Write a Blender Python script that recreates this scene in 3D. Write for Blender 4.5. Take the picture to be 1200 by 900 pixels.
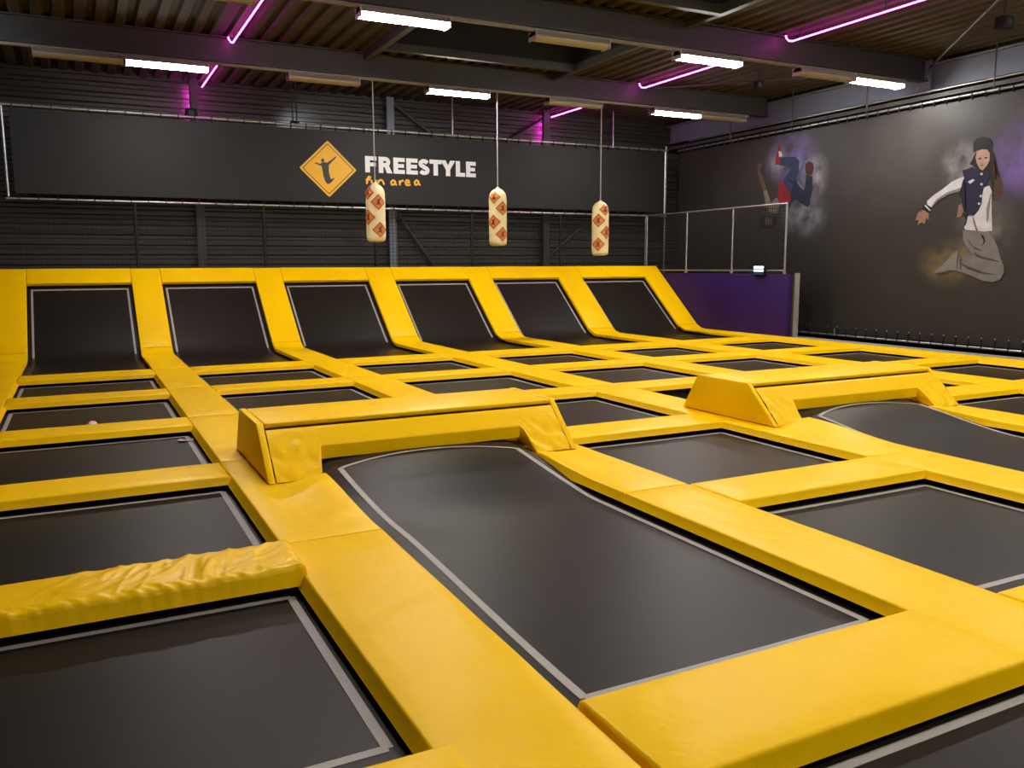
import bpy, bmesh, math, random
from mathutils import Vector, Matrix, noise

for o in list(bpy.data.objects): bpy.data.objects.remove(o, do_unlink=True)
scene = bpy.context.scene
COL = scene.collection
R = math.radians
random.seed(7)

# ------------------------------------------------------------------ camera
YAW, PITCH, ROLL = R(26.964), R(8.0115), R(-0.234)
cam_d = bpy.data.cameras.new('camera')
cam_d.sensor_width = 36.0
cam_d.lens = 36.0 * 990.6 / 1200.0
cam_d.clip_start = 0.05; cam_d.clip_end = 200
cam = bpy.data.objects.new('camera', cam_d); COL.objects.link(cam)
fwd = Vector((math.sin(YAW)*math.cos(PITCH), math.cos(YAW)*math.cos(PITCH), -math.sin(PITCH)))
rgt = Vector((math.cos(YAW), -math.sin(YAW), 0)); upv = rgt.cross(fwd)
r2 = rgt*math.cos(ROLL) + upv*math.sin(ROLL); u2 = -rgt*math.sin(ROLL) + upv*math.cos(ROLL)
M = Matrix((r2, u2, -fwd)).transposed().to_4x4(); M.translation = Vector((0, 0, 1.6))
cam.matrix_world = M
scene.camera = cam

# ------------------------------------------------------------------ world, exposure
w = bpy.data.worlds.new('world'); scene.world = w; w.use_nodes = True
w.node_tree.nodes['Background'].inputs[0].default_value = (0.6, 0.65, 0.75, 1)
w.node_tree.nodes['Background'].inputs[1].default_value = 0.02
vs = scene.view_settings
vs.view_transform = 'Standard'; vs.look = 'None'; vs.gamma = 1.0; vs.use_curve_mapping = False
vs.exposure = 1.08
LAMP = 58.0          # strength of a lit tube lamp
PINK = 13.0           # strength of the LED strips

# ------------------------------------------------------------------ helpers
def srgb(r, g, b):
    f = lambda c: (c/255/12.92) if c/255 <= 0.04045 else ((c/255+0.055)/1.055)**2.4
    return (f(r), f(g), f(b), 1.0)

def mat(name, color, rough=0.5, metal=0.0, spec=0.5, bump=0.0, bscale=20.0, var=0.0, vscale=3.0, emit=None, estr=0.0, detail=3.0, coat=0.0):
    m = bpy.data.materials.new(name); m.use_nodes = True
    nt = m.node_tree; b = nt.nodes['Principled BSDF']
    b.inputs['Base Color'].default_value = color
    b.inputs['Roughness'].default_value = rough
    b.inputs['Metallic'].default_value = metal
    b.inputs['Specular IOR Level'].default_value = spec
    if coat: b.inputs['Coat Weight'].default_value = coat; b.inputs['Coat Roughness'].default_value = 0.2
    tc = nt.nodes.new('ShaderNodeTexCoord')
    geo = nt.nodes.new('ShaderNodeNewGeometry')
    if var > 0:
        n = nt.nodes.new('ShaderNodeTexNoise'); n.inputs['Scale'].default_value = vscale; n.inputs['Detail'].default_value = 4
        nt.links.new(geo.outputs['Position'], n.inputs['Vector'])
        mx = nt.nodes.new('ShaderNodeMix'); mx.data_type = 'RGBA'
        mx.inputs['A'].default_value = tuple(c*(1-var) for c in color[:3])+(1,)
        mx.inputs['B'].default_value = tuple(min(1, c*(1+var)) for c in color[:3])+(1,)
        nt.links.new(n.outputs['Fac'], mx.inputs['Factor']); nt.links.new(mx.outputs['Result'], b.inputs['Base Color'])
    if bump > 0:
        n2 = nt.nodes.new('ShaderNodeTexNoise'); n2.inputs['Scale'].default_value = bscale; n2.inputs['Detail'].default_value = detail
        nt.links.new(geo.outputs['Position'], n2.inputs['Vector'])
        bp = nt.nodes.new('ShaderNodeBump'); bp.inputs['Strength'].default_value = bump; bp.inputs['Distance'].default_value = 0.05
        nt.links.new(n2.outputs['Fac'], bp.inputs['Height']); nt.links.new(bp.outputs['Normal'], b.inputs['Normal'])
    if emit:
        b.inputs['Emission Color'].default_value = emit; b.inputs['Emission Strength'].default_value = estr
    return m

def mesh_obj(name, verts, faces, m=None, parent=None, smooth=None):
    me = bpy.data.meshes.new(name); me.from_pydata([tuple(v) for v in verts], [], faces); me.update()
    bm = bmesh.new(); bm.from_mesh(me); bmesh.ops.recalc_face_normals(bm, faces=bm.faces); bm.to_mesh(me); bm.free()
    if m: me.materials.append(m)
    if smooth is not None:
        me.shade_smooth()
        me.set_sharp_from_angle(angle=R(smooth))
    o = bpy.data.objects.new(name, me); COL.objects.link(o)
    if parent: o.parent = parent
    return o

def share(o, loc=(0, 0, 0), parent=None):
    c = o.copy(); COL.objects.link(c); c.location = loc
    c.parent = parent
    return c

class MB:
    """collects shapes of ONE object"""
    def __init__(s): s.v = []; s.f = []
    def add(s, v, f):
        k = len(s.v); s.v += [tuple(p) for p in v]; s.f += [tuple(i+k for i in q) for q in f]; return s
    def box(s, x0, x1, y0, y1, z0, z1):
        v = [(x, y, z) for z in (z0, z1) for y in (y0, y1) for x in (x0, x1)]
        return s.add(v, [(0,2,3,1),(4,5,7,6),(0,1,5,4),(2,6,7,3),(0,4,6,2),(1,3,7,5)])
    def tube(s, pts, r, n=8):
        pts = [Vector(p) for p in pts]; rings = []
        for i, p in enumerate(pts):
            t = (pts[min(i+1, len(pts)-1)] - pts[max(i-1, 0)]).normalized()
            a = t.orthogonal().normalized() if abs(t.z) < .9 else Vector((1, 0, 0)); a = (a - t*a.dot(t)).normalized(); b = t.cross(a)
            rr = r[i] if isinstance(r, (list, tuple)) else r
            rings.append([p + (a*math.cos(2*math.pi*k/n) + b*math.sin(2*math.pi*k/n))*rr for k in range(n)])
        v = [q for g in rings for q in g]; f = []
        for i in range(len(pts)-1):
            for k in range(n): f.append((i*n+k, i*n+(k+1) % n, (i+1)*n+(k+1) % n, (i+1)*n+k))
        f.append(tuple(range(n-1, -1, -1))); f.append(tuple((len(pts)-1)*n+k for k in range(n)))
        return s.add(v, f)
    def prism(s, poly, a, b, axis='y'):
        """poly in the plane across axis, extruded from a to b"""
        n = len(poly)
        if axis == 'y': P = lambda p, t: (p[0], t, p[1])
        elif axis == 'x': P = lambda p, t: (t, p[0], p[1])
        else: P = lambda p, t: (p[0], p[1], t)
        v = [P(p, a) for p in poly] + [P(p, b) for p in poly]
        f = [tuple(range(n)), tuple(range(2*n-1, n-1, -1))] + [(i, (i+1) % n, n+(i+1) % n, n+i) for i in range(n)]
        return s.add(v, f)
    def build(s, name, m, parent=None, smooth=None): return mesh_obj(name, s.v, s.f, m, parent, smooth)

def tag(o, label, cat, group=None, kind=None):
    o['label'] = label
    if cat: o['category'] = cat
    if group: o['group'] = group
    if kind: o['kind'] = kind
    return o
def thing(name, label, cat, loc=(0, 0, 0), group=None):
    o = bpy.data.objects.new(name, None); COL.objects.link(o); o.location = loc; o.empty_display_size = .1
    return tag(o, label, cat, group)
def struct(o, label=None):
    o['kind'] = 'structure'
    if label: o['label'] = label
    return o

def bevel_obj(o, r, seg=2):
    bm = bmesh.new(); bm.from_mesh(o.data)
    bmesh.ops.bevel(bm, geom=[e for e in bm.edges], offset=r, segments=seg, affect='EDGES', profile=0.5)
    bm.to_mesh(o.data); bm.free(); o.data.shade_smooth(); o.data.set_sharp_from_angle(angle=R(40))
    return o

# ------------------------------------------------------------------ materials
def vinyl(name, base, wr=0.18, ro=.38, sp=.10):
    m = bpy.data.materials.new(name); m.use_nodes = True; nt = m.node_tree; b = nt.nodes['Principled BSDF']
    geo = nt.nodes.new('ShaderNodeNewGeometry')
    b.inputs['Roughness'].default_value = ro; b.inputs['Specular IOR Level'].default_value = sp
    n = nt.nodes.new('ShaderNodeTexNoise'); n.inputs['Scale'].default_value = 2.2; n.inputs['Detail'].default_value = 3
    nt.links.new(geo.outputs['Position'], n.inputs['Vector'])
    mx = nt.nodes.new('ShaderNodeMix'); mx.data_type = 'RGBA'
    mx.inputs['A'].default_value = (base[0]*.95, base[1]*.92, base[2], 1); mx.inputs['B'].default_value = (base[0], base[1]*1.05, base[2]*1.3, 1)
    nt.links.new(n.outputs['Fac'], mx.inputs['Factor']); nt.links.new(mx.outputs['Result'], b.inputs['Base Color'])
    n2 = nt.nodes.new('ShaderNodeTexNoise'); n2.inputs['Scale'].default_value = 3.5; n2.inputs['Detail'].default_value = 2
    n3 = nt.nodes.new('ShaderNodeTexNoise'); n3.inputs['Scale'].default_value = 26; n3.inputs['Detail'].default_value = 2
    mp = nt.nodes.new('ShaderNodeMath'); mp.operation = 'MULTIPLY_ADD'; mp.inputs[1].default_value = 0.10
    nt.links.new(geo.outputs['Position'], n2.inputs['Vector']); nt.links.new(geo.outputs['Position'], n3.inputs['Vector'])
    nt.links.new(n3.outputs['Fac'], mp.inputs[0]); nt.links.new(n2.outputs['Fac'], mp.inputs[2])
    bp = nt.nodes.new('ShaderNodeBump'); bp.inputs['Strength'].default_value = wr; bp.inputs['Distance'].default_value = 0.06
    nt.links.new(mp.outputs[0], bp.inputs['Height']); nt.links.new(bp.outputs['Normal'], b.inputs['Normal'])
    return m
YB = (0.92, 0.545, 0.0008)
M_YEL = vinyl('yellow_vinyl', YB, 0.22)
M_YELW = vinyl('yellow_vinyl_wrinkled', YB, 0.22, .34, .16)
M_PURP = mat('purple_vinyl', srgb(44, 17, 80), 0.6, spec=.25, bump=.1, bscale=6)
M_MAT = mat('woven_black_mat', (0.0140, 0.0105, 0.0076, 1), 0.42, spec=0.15, bump=0.03, bscale=220, var=.18, vscale=2.0)
M_TAPE = mat('grey_tape', (0.33, 0.305, 0.275, 1), 0.6, var=.12, vscale=14)
M_TAPED = mat('dull_grey_tape', (0.035, 0.030, 0.026, 1), 0.6, var=.12, vscale=14)  # much darker grey than the plain tape
M_STEELB = mat('black_steel', (0.010, 0.010, 0.011, 1), 0.6)
M_GALV = mat('galvanised_pipe', (0.42, 0.43, 0.44, 1), 0.35, metal=0.85, var=.15, vscale=8)
M_GREYST = mat('painted_grey_steel', (0.045, 0.042, 0.038, 1), 0.55, var=.15, vscale=2)
M_COOLST = mat('cool_lit_steel', (0.16, 0.19, 0.25, 1), 0.5, var=.12, vscale=2)  # steel with the cool light of nearby lamps painted into its colour
M_WALL = mat('dark_wall_sheet', (0.044, 0.039, 0.032, 1), 0.55, metal=.1, var=.2, vscale=1.2)
M_ROOF = mat('dark_roof_sheet', (0.066, 0.055, 0.044, 1), 0.85, spec=.06, var=.2, vscale=1.0)
M_DARKP = mat('black_panel', (0.010, 0.010, 0.012, 1), 0.8)
M_BANB = mat('black_banner_cloth', (0.0135, 0.0124, 0.0128, 1), 0.55, spec=.3, bump=.15, bscale=1.6, var=.12, vscale=1.2)
M_CREAM = mat('cream_lamp_housing', (0.34, 0.31, 0.24, 1), 0.5)
M_TRUNK = mat('lamp_trunking', (0.22, 0.195, 0.15, 1), 0.5)
M_LIT = mat('lit_diffuser', (.9, .9, .9, 1), 0.5, emit=(1.0, 0.965, 0.895, 1), estr=LAMP)
M_PINK = mat('pink_led', (.8, .1, .6, 1), 0.5, emit=(1.0, 0.055, 0.80, 1), estr=PINK)
M_PINKW = mat('pink_led_wall', (.8, .1, .6, 1), 0.5, emit=(1.0, 0.055, 0.80, 1), estr=PINK*3.0)
M_NET = mat('black_net_cord', (0.012, 0.012, 0.012, 1), 0.9)
M_CORD = mat('black_tie_cord', (0.008, 0.008, 0.008, 1), 0.9)
M_FLOOR = mat('grey_floor', (0.05, 0.05, 0.048, 1), 0.7, var=.2, vscale=1.5)
M_DECK = mat('walkway_grey', (0.22, 0.225, 0.21, 1), 0.7, var=.12, vscale=3)
M_WHITE = mat('white_print', (0.80, 0.81, 0.84, 1), 0.5)
M_SIGNY = mat('sign_yellow', srgb(238, 180, 14), 0.5)
M_SIGNK = mat('sign_black', (0.018, 0.016, 0.016, 1), 0.5)
M_BLACK = mat('matt_black', (0.006, 0.006, 0.006, 1), 0.7, spec=.15)
M_BAG = mat('cream_bag_vinyl', srgb(236, 222, 170), 0.45, bump=.3, bscale=9, var=.04, vscale=5)
M_ORNG = mat('orange_print', srgb(212, 124, 44), 0.5)
M_BROWN = mat('brown_print', srgb(104, 48, 22), 0.5)
M_ROPE = mat('grey_rope', (0.36, 0.35, 0.33, 1), 0.7)
M_REDB = None
# ------------------------------------------------------------------ layout (metres; pads' top = 0)
HL = [None, -0.88, 1.494, 3.91, 6.41, 8.87, 11.40]      # inner edge of the pad on the side of the mirror wall, per column
HR = [None, 0.945, 3.345, 5.805, 8.265, 10.715, 13.365]       # opposite edge, per column
RAIL = [(-1.48, HL[1])] + [(HR[k], HL[k+1]) for k in range(1, 6)] + [(HR[6], 13.95)]
NEAR = {'Q': 14.36, 'A': 11.944, 'B': 9.54, 'C': 7.154, 'D': 4.81, 'E': 2.46, 'F': 0.06}
PW = 0.53
SEG = [-0.5, 1.1, 4.83, 7.18, 9.55, 11.95, 14.37]
T = 0.062                                                # pad thickness
MZ = -0.10                                               # mat level
FLOOR_Z = -0.95
BACK_Y, WALL_Y = 19.38, 20.3
WX = 15.0                                                # banner wall
ROOF_Z = 5.6
BEAM_Y = [16.25, 11.85, 7.45, 3.05, -1.35]
COLW = {1: 'sixth column from purple wall', 2: 'fifth column from purple wall', 3: 'fourth column from purple wall', 4: 'third column from purple wall', 5: 'second column from purple wall', 6: 'column along purple wall'}
ROWW = {'A': 'first row from ramps', 'B': 'second row from ramps', 'C': 'third row from ramps', 'D': 'fourth row from ramps', 'E': 'fifth row from ramps', 'F': 'sixth row from ramps'}

def in_view(x0, x1, y0, y1, m=0.75):
    """is any of this floor rectangle inside the frame (with a margin)"""
    for i in range(9):
        for j in range(9):
            p = Vector((x0+(x1-x0)*i/8, y0+(y1-y0)*j/8, 0)) - Vector((0, 0, 1.6))
            d = p.dot(fwd)
            if d > .3 and abs(p.dot(r2)/d) < .6057*(1+m) and -.4543*(1+m) < p.dot(u2)/d: return True
    return False

# ------------------------------------------------------------------ the shell
X0, X1, Y0 = -3.2, 15.75, -6.0
struct(MB().box(X0, X1, Y0, WALL_Y+.3, FLOOR_Z-.1, FLOOR_Z).build('floor', M_FLOOR))

def ribbed(a0, a1, pitch, depth, top=.45):
    """profile points (a, d) of trapezoid sheet"""
    out = []; a = a0
    while a < a1 - 1e-6:
        p = pitch
        out += [(a, 0), (a+p*.30, 0), (a+p*.42, depth), (a+p*.86, depth)]
        a += pitch
    out.append((a1, 0)); return out
def sheet(name, prof, P, e0, e1, m):
    v = []; f = []
    for a, d in prof: v += [P(a, d, e0), P(a, d, e1)]
    for i in range(len(prof)-1): f.append((2*i, 2*i+1, 2*i+3, 2*i+2))
    return v, f
v, f = sheet('w', ribbed(FLOOR_Z, ROOF_Z+.2, .21, .045), lambda a, d, e: (e, WALL_Y - d, a), X0, X1, None)
struct(mesh_obj('wall_back', v, f, M_WALL))
v, f = sheet('w', ribbed(FLOOR_Z, ROOF_Z+.2, .21, .04), lambda a, d, e: (X1 - d, e, a), Y0, WALL_Y, None)
struct(mesh_obj('wall_right', v, f, M_WALL))
v, f = sheet('w', ribbed(FLOOR_Z, ROOF_Z+.2, .21, .04), lambda a, d, e: (X0 + d, e, a), Y0, WALL_Y, None)
struct(mesh_obj('wall_left', v, f, M_WALL))
v, f = sheet('w', ribbed(FLOOR_Z, ROOF_Z+.2, .21, .04), lambda a, d, e: (e, Y0 + d, a), X0, X1, None)
struct(mesh_obj('wall_front', v, f, M_WALL))

# roof deck with rectangular black rooflight boxes
OPX = (5.15, 9.25)
OPY = [(b0+.35, b1-.95) for b1, b0 in zip(BEAM_Y[:-1], BEAM_Y[1:])]
rv = MB()
for xa, xb, spans in ((X0, OPX[0], [(Y0, WALL_Y)]), (OPX[1], X1, [(Y0, WALL_Y)]),
                      (OPX[0], OPX[1], [(a, b) for a, b in zip([Y0]+[o[1] for o in reversed(OPY)], [o[0] for o in reversed(OPY)]+[WALL_Y])])):
    for ya, yb in spans:
        v, f = sheet('r', ribbed(xa, xb, .30, .07), lambda a, d, e: (a, e, ROOF_Z + .07 - d), ya, yb, None); rv.add(v, f)
struct(rv.build('ceiling', M_ROOF))
for i, (ya, yb) in enumerate(OPY):
    rb = MB(); xa, xb = OPX; zt = ROOF_Z+.75; z0 = ROOF_Z-.02
    rb.add([(xa, ya, z0), (xb, ya, z0), (xb, yb, z0), (xa, yb, z0), (xa, ya, zt), (xb, ya, zt), (xb, yb, zt), (xa, yb, zt)],
           [(0,1,5,4),(1,2,6,5),(2,3,7,6),(3,0,4,7),(4,5,6,7)])
    o = rb.build('rooflight_box', M_DARKP)
    tag(o, ['blacked-out rooflight recess between the two lamp rows', 'blacked-out rooflight recess just ahead of the camera side of the nearer lamp row'][i] if i < 2 else 'blacked-out rooflight recess over the camera end of the hall', 'rooflight', 'rooflight recesses', 'structure')
    tr = thing('rooflight_frame', ['steel trimmer frame around rooflight between the two lamp rows', 'steel trimmer frame around rooflight cut by top of the picture'][i] if i < 2 else 'steel trimmer frame around rooflight over camera end of hall', 'frame', (0, 0, 0), 'rooflight frames')
    for xx in (xa, xb): MB().box(xx-.06, xx+.06, BEAM_Y[i+1]+.09, BEAM_Y[i]-.09, ROOF_Z-.14, ROOF_Z-.0).build('trimmer', M_GREYST, tr)
    for yy in (ya, yb): MB().box(xa+.06, xb-.06, yy-.06, yy+.06, ROOF_Z-.14, ROOF_Z).build('trimmer', M_GREYST, tr)

# I-beams across the hall
def ibeam(x0, x1, y, z0, z1, w=.2, tf=.02, tw=.014):
    pts = [(-w/2, z0), (w/2, z0), (w/2, z0+tf), (tw/2, z0+tf), (tw/2, z1-tf), (w/2, z1-tf), (w/2, z1), (-w/2, z1), (-w/2, z1-tf), (-tw/2, z1-tf), (-tw/2, z0+tf), (-w/2, z0+tf)]
    return MB().prism([(y+a, b) for a, b in pts], x0, x1, 'x')
BL = ['dark steel roof beam carrying the lamp row closer to the back wall', 'dark steel roof beam carrying the lamp row at the top of the picture']
for i, y in enumerate(BEAM_Y):
    o = ibeam(X0+.05, 15.3, y, 5.165, ROOF_Z).build('roof_beam', M_GREYST)
    tag(o, BL[i] if i < 2 else 'dark steel roof beam over the camera end of the hall', 'beam', 'roof beams')

# roof bracing rods near the banner wall
def brace(name, a, b, r, label, m=M_GREYST, cat='brace'):
    return tag(MB().tube([a, b], r, 8).build(name, m, smooth=50), label, cat)
brace('wind_brace', (15.18, 11.70, 5.40), (11.75, 7.62, 5.52), .02, 'thin diagonal roof bracing rod meeting the steel joint above the dancers')
brace('wind_brace', (11.75, 16.02, 5.50), (15.15, 12.05, 5.42), .02, 'thin diagonal bracing rod between the two roof beams')

# eaves steel on the banner wall side
eb = thing('eaves_beam', 'steel beam painted cool-lit, with bolted joint along top of the dancer banner wall', 'beam', (15.4, 0, 5.0))
def ebox(n, *a, m=M_COOLST): MB().box(*a).build(n, m, eb).matrix_parent_inverse = Matrix.Translation((-15.4, 0, -5.0))
ebox('flange', 15.28, 15.52, Y0+.1, WALL_Y-.1, 5.47, 5.50)
ebox('web', 15.40, 15.425, Y0+.1, WALL_Y-.1, 5.03, 5.47)
ebox('flange', 15.28, 15.52, Y0+.1, WALL_Y-.1, 5.00, 5.03)
ebox('end_plate', 15.24, 15.27, 11.70, 12.0, 4.92, 5.56)
ebox('stiffener', 15.28, 15.40, 11.84, 11.86, 5.03, 5.47)
for yy in (11.75, 11.95):
    for zz in (5.05, 5.25, 5.45):
        MB().tube([(15.24, yy, zz), (15.21, yy, zz)], .018, 6).build('bolt', M_GALV, eb).matrix_parent_inverse = Matrix.Translation((-15.4, 0, -5.0))
tag(MB().box(15.15, 15.3, Y0+.1, WALL_Y-.2, 4.80, 4.88).build('cable_tray', M_GREYST), 'grey cable tray running above the dancer banner', 'cable tray')

# columns and braces of the back wall
for i, x in enumerate((2.5, 6.95, 11.25)):
    nm = ['below the hanging black loudspeaker', 'behind the cream bag by the sign', 'behind the cream bag closest to purple wall'][i]
    o = ibeam(FLOOR_Z, ROOF_Z, 0, -.045, .045, .18, .014).build('wall_column', M_COOLST if i == 1 else M_GREYST)  # one column takes the steel with cool light in its colour
    o.rotation_euler = (0, R(-90), R(90)); o.location = (x, 20.08, 0)
    tag(o, 'upright steel wall column ' + nm, 'column', 'columns of the back wall')
for a, b, lab in (((7.0, 20.12, 3.0), (8.1, 20.12, 1.5), 'diagonal steel wall brace below banner by the bag under the sign'),
                  ((7.08, 20.12, 5.45), (8.35, 20.12, 4.60), 'diagonal steel wall brace above the banner lettering'),
                  ((11.15, 20.12, 5.40), (9.9, 20.12, 4.60), 'diagonal steel wall brace glowing pink above the banner'),
                  ((11.2, 20.12, 1.7), (12.55, 20.12, 2.75), 'diagonal steel wall brace below banner behind the bag near purple wall')):
    brace('wall_brace', a, b, .045, lab)

# ------------------------------------------------------------------ substructure under the pads
fr = bpy.data.objects.new('floor_substructure', None); COL.objects.link(fr); fr.location = (0, 0, FLOOR_Z)
struct(fr, 'black steel substructure under the yellow pads')
def fpart(n, mb): mb.build(n, M_STEELB, fr).matrix_parent_inverse = Matrix.Translation((0, 0, -FLOOR_Z))
for k, (a, b) in enumerate(RAIL): fpart('frame_rail', MB().box(a+.1, b-.1, -0.4, 16.5, FLOOR_Z, -T-.004))
CELLS = []
for c in range(1, 7):
    for r in 'ABCDEF':
        CELLS.append((c, r))
MAIN = {2: ('C', 'D', 'E'), 4: ('C', 'D', 'E')}           # long trampolines replace these cells
for c in range(1, 7):
    for r in 'QABCDEF':
        if c in MAIN and r in ('C', 'D'): continue
        y = NEAR[r]
        fpart('frame_cross', MB().box(HL[c]-.1, HR[c]+.1, y-PW+.1, y-.1, FLOOR_Z, -T-.004))

# ------------------------------------------------------------------ pads
def pad_mesh(name, Wd, Ld, mp, m, t=T, r=.014, na=4, nb=8, top=None, flare=0.):
    """soft rectangular pad: mp(a, b, h) maps metres across, along and above the surface to world"""
    def axis(L, n): return [0, r*.12, r*.45, r] + [r + (L-2*r)*i/n for i in range(1, n)] + [L-r, L-r*.45, L-r*.12, L]
    A, B = axis(Wd, na), axis(Ld, nb)
    drop = lambda d: 0 if d >= r else r - math.sqrt(max(0, r*r-(r-d)**2))
    v = []; f = []; nA, nB = len(A), len(B)
    for b in B:
        for a in A:
            h = -max(drop(min(a, Wd-a)), drop(min(b, Ld-b)))
            if top: h += top(a, b)
            v.append(mp(a, b, h))
    for j in range(nB-1):
        for i in range(nA-1): f.append((j*nA+i, j*nA+i+1, (j+1)*nA+i+1, (j+1)*nA+i))
    per = [i for i in range(nA)] + [j*nA+nA-1 for j in range(1, nB)] + [(nB-1)*nA+i for i in range(nA-2, -1, -1)] + [j*nA for j in range(nB-2, 0, -1)]
    base = len(v)
    for k in per:
        j, i = divmod(k, nA); fl = flare if isinstance(flare, tuple) else (flare, flare)
        v.append(mp(A[i] + (-fl[0] if i == 0 else fl[0] if i == nA-1 else 0), B[j] + (-fl[1] if j == 0 else fl[1] if j == nB-1 else 0), -t))
    n = len(per)
    for q in range(n): f.append((per[q], base+q, base+(q+1) % n, per[(q+1) % n]))
    f.append(tuple(range(base, base+n)))
    return mesh_obj(name, v, f, m, None, smooth=60)

def flat_pad(x0, x1, y0, y1, z=0., m=M_YEL, nb=8, na=4, top=None, t=T, r=.014, flare=0.):
    """x0,x1 may be (near, far) pairs for a tapering pad"""
    f2 = lambda q: q if isinstance(q, tuple) else (q, q)
    xa, xb = f2(x0), f2(x1)
    Wm = (xb[0]+xb[1]-xa[0]-xa[1])/2; L = y1-y0
    def mp(a, b, h):
        v = b/L; u = a/Wm
        l = xa[0]*(1-v)+xa[1]*v; rr = xb[0]*(1-v)+xb[1]*v
        return (l+(rr-l)*u, y0+b, z+h)
    return pad_mesh('safety_pad', Wm, L, mp, m, t, r, na, nb, top, flare)

SS = lambda x: 0 if x < 0 else (1 if x > 1 else x*x*(3-2*x))
def crown(Wd, Ld, amp, sx):
    return lambda a, b: amp*math.sin(math.pi*min(1, max(0, a/Wd)))*math.sin(math.pi*min(1, max(0, b/Ld)))**.5 + .0025*noise.noise(Vector((a*4+sx, b*4, sx*3)))

RW = ['outer rail on the side away from purple wall', 'rail between sixth and fifth columns from purple wall', 'rail between fifth and fourth columns from purple wall', 'rail between fourth and third columns from purple wall', 'rail between third and second columns from purple wall', 'rail beside column along purple wall', 'outer rail beside the grey walkway']
SW = ['sixth row', 'fifth row', 'fourth row', 'third row', 'second row', 'first row']
for k, (a, b) in enumerate(RAIL):
    for s in range(6):
        y0, y1 = SEG[s]+.004, SEG[s+1]-.004
        if not in_view(a, b, y0, y1): continue
        x0, x1, top = a, b, None
        Wd, Ld = b-a, y1-y0
        base = crown(Wd, Ld, .004, k*7+s)
        nb = 10
        if k in (1, 3):                                   # inner edge towards a long trampoline
            if s == 1: x1 = (1.50, 1.565) if k == 1 else (6.40, 6.44)
            if s == 2:
                x1 = (1.565, 1.545) if k == 1 else (6.44, 6.50)
                top = lambda a, b, base=base, Wd=Wd, y0=y0: base(a, b) + .075*SS((a/Wd-.45)/.5)*SS((b+y0-4.9)/1.25)*(1-SS((b+y0-6.10)/.10))
                nb = 22
        if k in (2, 4) and s == 2:
            top = lambda a, b, base=base, Wd=Wd, y0=y0: base(a, b) + .045*SS((.55-a/Wd)/.5)*SS((b+y0-5.2)/1.0)*(1-SS((b+y0-6.10)/.10))
            nb = 22
        o = flat_pad(x0, x1, y0, y1, 0, M_YEL, nb, 5, top or base, flare=(.03, 0))
        tag(o, 'long yellow pad on ' + RW[k] + ', ' + SW[s], 'pad', 'yellow rail pads')
        o['label'] = 'yellow pad, ' + RW[k] + ', ' + SW[s] + ' from ramps'

# cross pads between the rails
EW = {'Q': 'at foot of wall ramp', 'A': 'between first and second rows from ramps', 'B': 'between second and third rows from ramps', 'C': 'between third and fourth rows from ramps', 'D': 'between fourth and fifth rows from ramps', 'E': 'between fifth and sixth rows from ramps'}
for c in range(1, 7):
    for r in 'QABCDE':
        if c in MAIN and r in ('C', 'D'): continue
        y1 = NEAR[r]; y0 = y1-PW
        if r == 'Q': y0 = 13.70
        if not in_view(HL[c], HR[c], y0, y1): continue
        xa, xb = HL[c]+.004, HR[c]-.004
        z = 0.004; t = T; m = M_YEL; na, nb = 8, 4
        Wd, Ld = xb-xa, y1-y0
        top = crown(Wd, Ld, .005, c*3+ord(r))
        if r == 'E' and c == 1: xb += .075; z = .012
        if r == 'E' and c in (2, 4):                        # broad pad closing the long trampoline, lies over the rail
            xa, y1, y0 = (1.535, 2.487, 1.92) if c == 2 else (6.43, 2.45, 1.9)
            z = .022; t = .085
        if r == 'D' and c == 1:                             # loose wrinkled pad
            xb = .965; xa = -.90; y0, y1, z, t, m = 4.275, 4.735, .045, .095, M_YELW; Wd, Ld = xb-xa, y1-y0
            na, nb = 170, 44
            def top(a, b, Wd=Wd, Ld=Ld):
                edge = SS((.10-b)/.09)
                g = SS((a-.45)/.7)
                ridge = 0
                for q, (ang, fr, sd) in enumerate(((1.0, 6.0, 1.3), (.6, 8.5, 5.1), (1.3, 12.0, 8.7))):
                    u = a*math.cos(ang)+b*math.sin(ang); w_ = -a*math.sin(ang)+b*math.cos(ang)
                    n1 = noise.noise(Vector((u*2.2, w_*fr, sd)))
                    ridge += (1-min(1, abs(n1)*2.6))**2*(.010, .008, .006)[q]
                fold = noise.noise(Vector((a*22+b*20, b*1.5, 2.2)))
                return g*(ridge*(1-edge*.5)) + .020*edge*fold*SS((a-.1)/.5) + .003*math.sin(math.pi*b/Ld) + .008*SS((a-1.55)/.3)
        o = flat_pad(xa, xb, y0, y1, z, m, nb, na, top, t, r=.035 if m is M_YELW else .018, flare=(0, .022))
        lab = 'yellow cross pad in ' + COLW[c] + ' ' + EW[r]
        if r == 'D' and c == 1: lab = 'loose wrinkled yellow cross pad lying over the rail edge'
        if r == 'E' and c == 2: lab = 'broad yellow cross pad closing the near end of the large long trampoline'
        tag(o, lab, 'pad', 'yellow cross pads')

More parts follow.
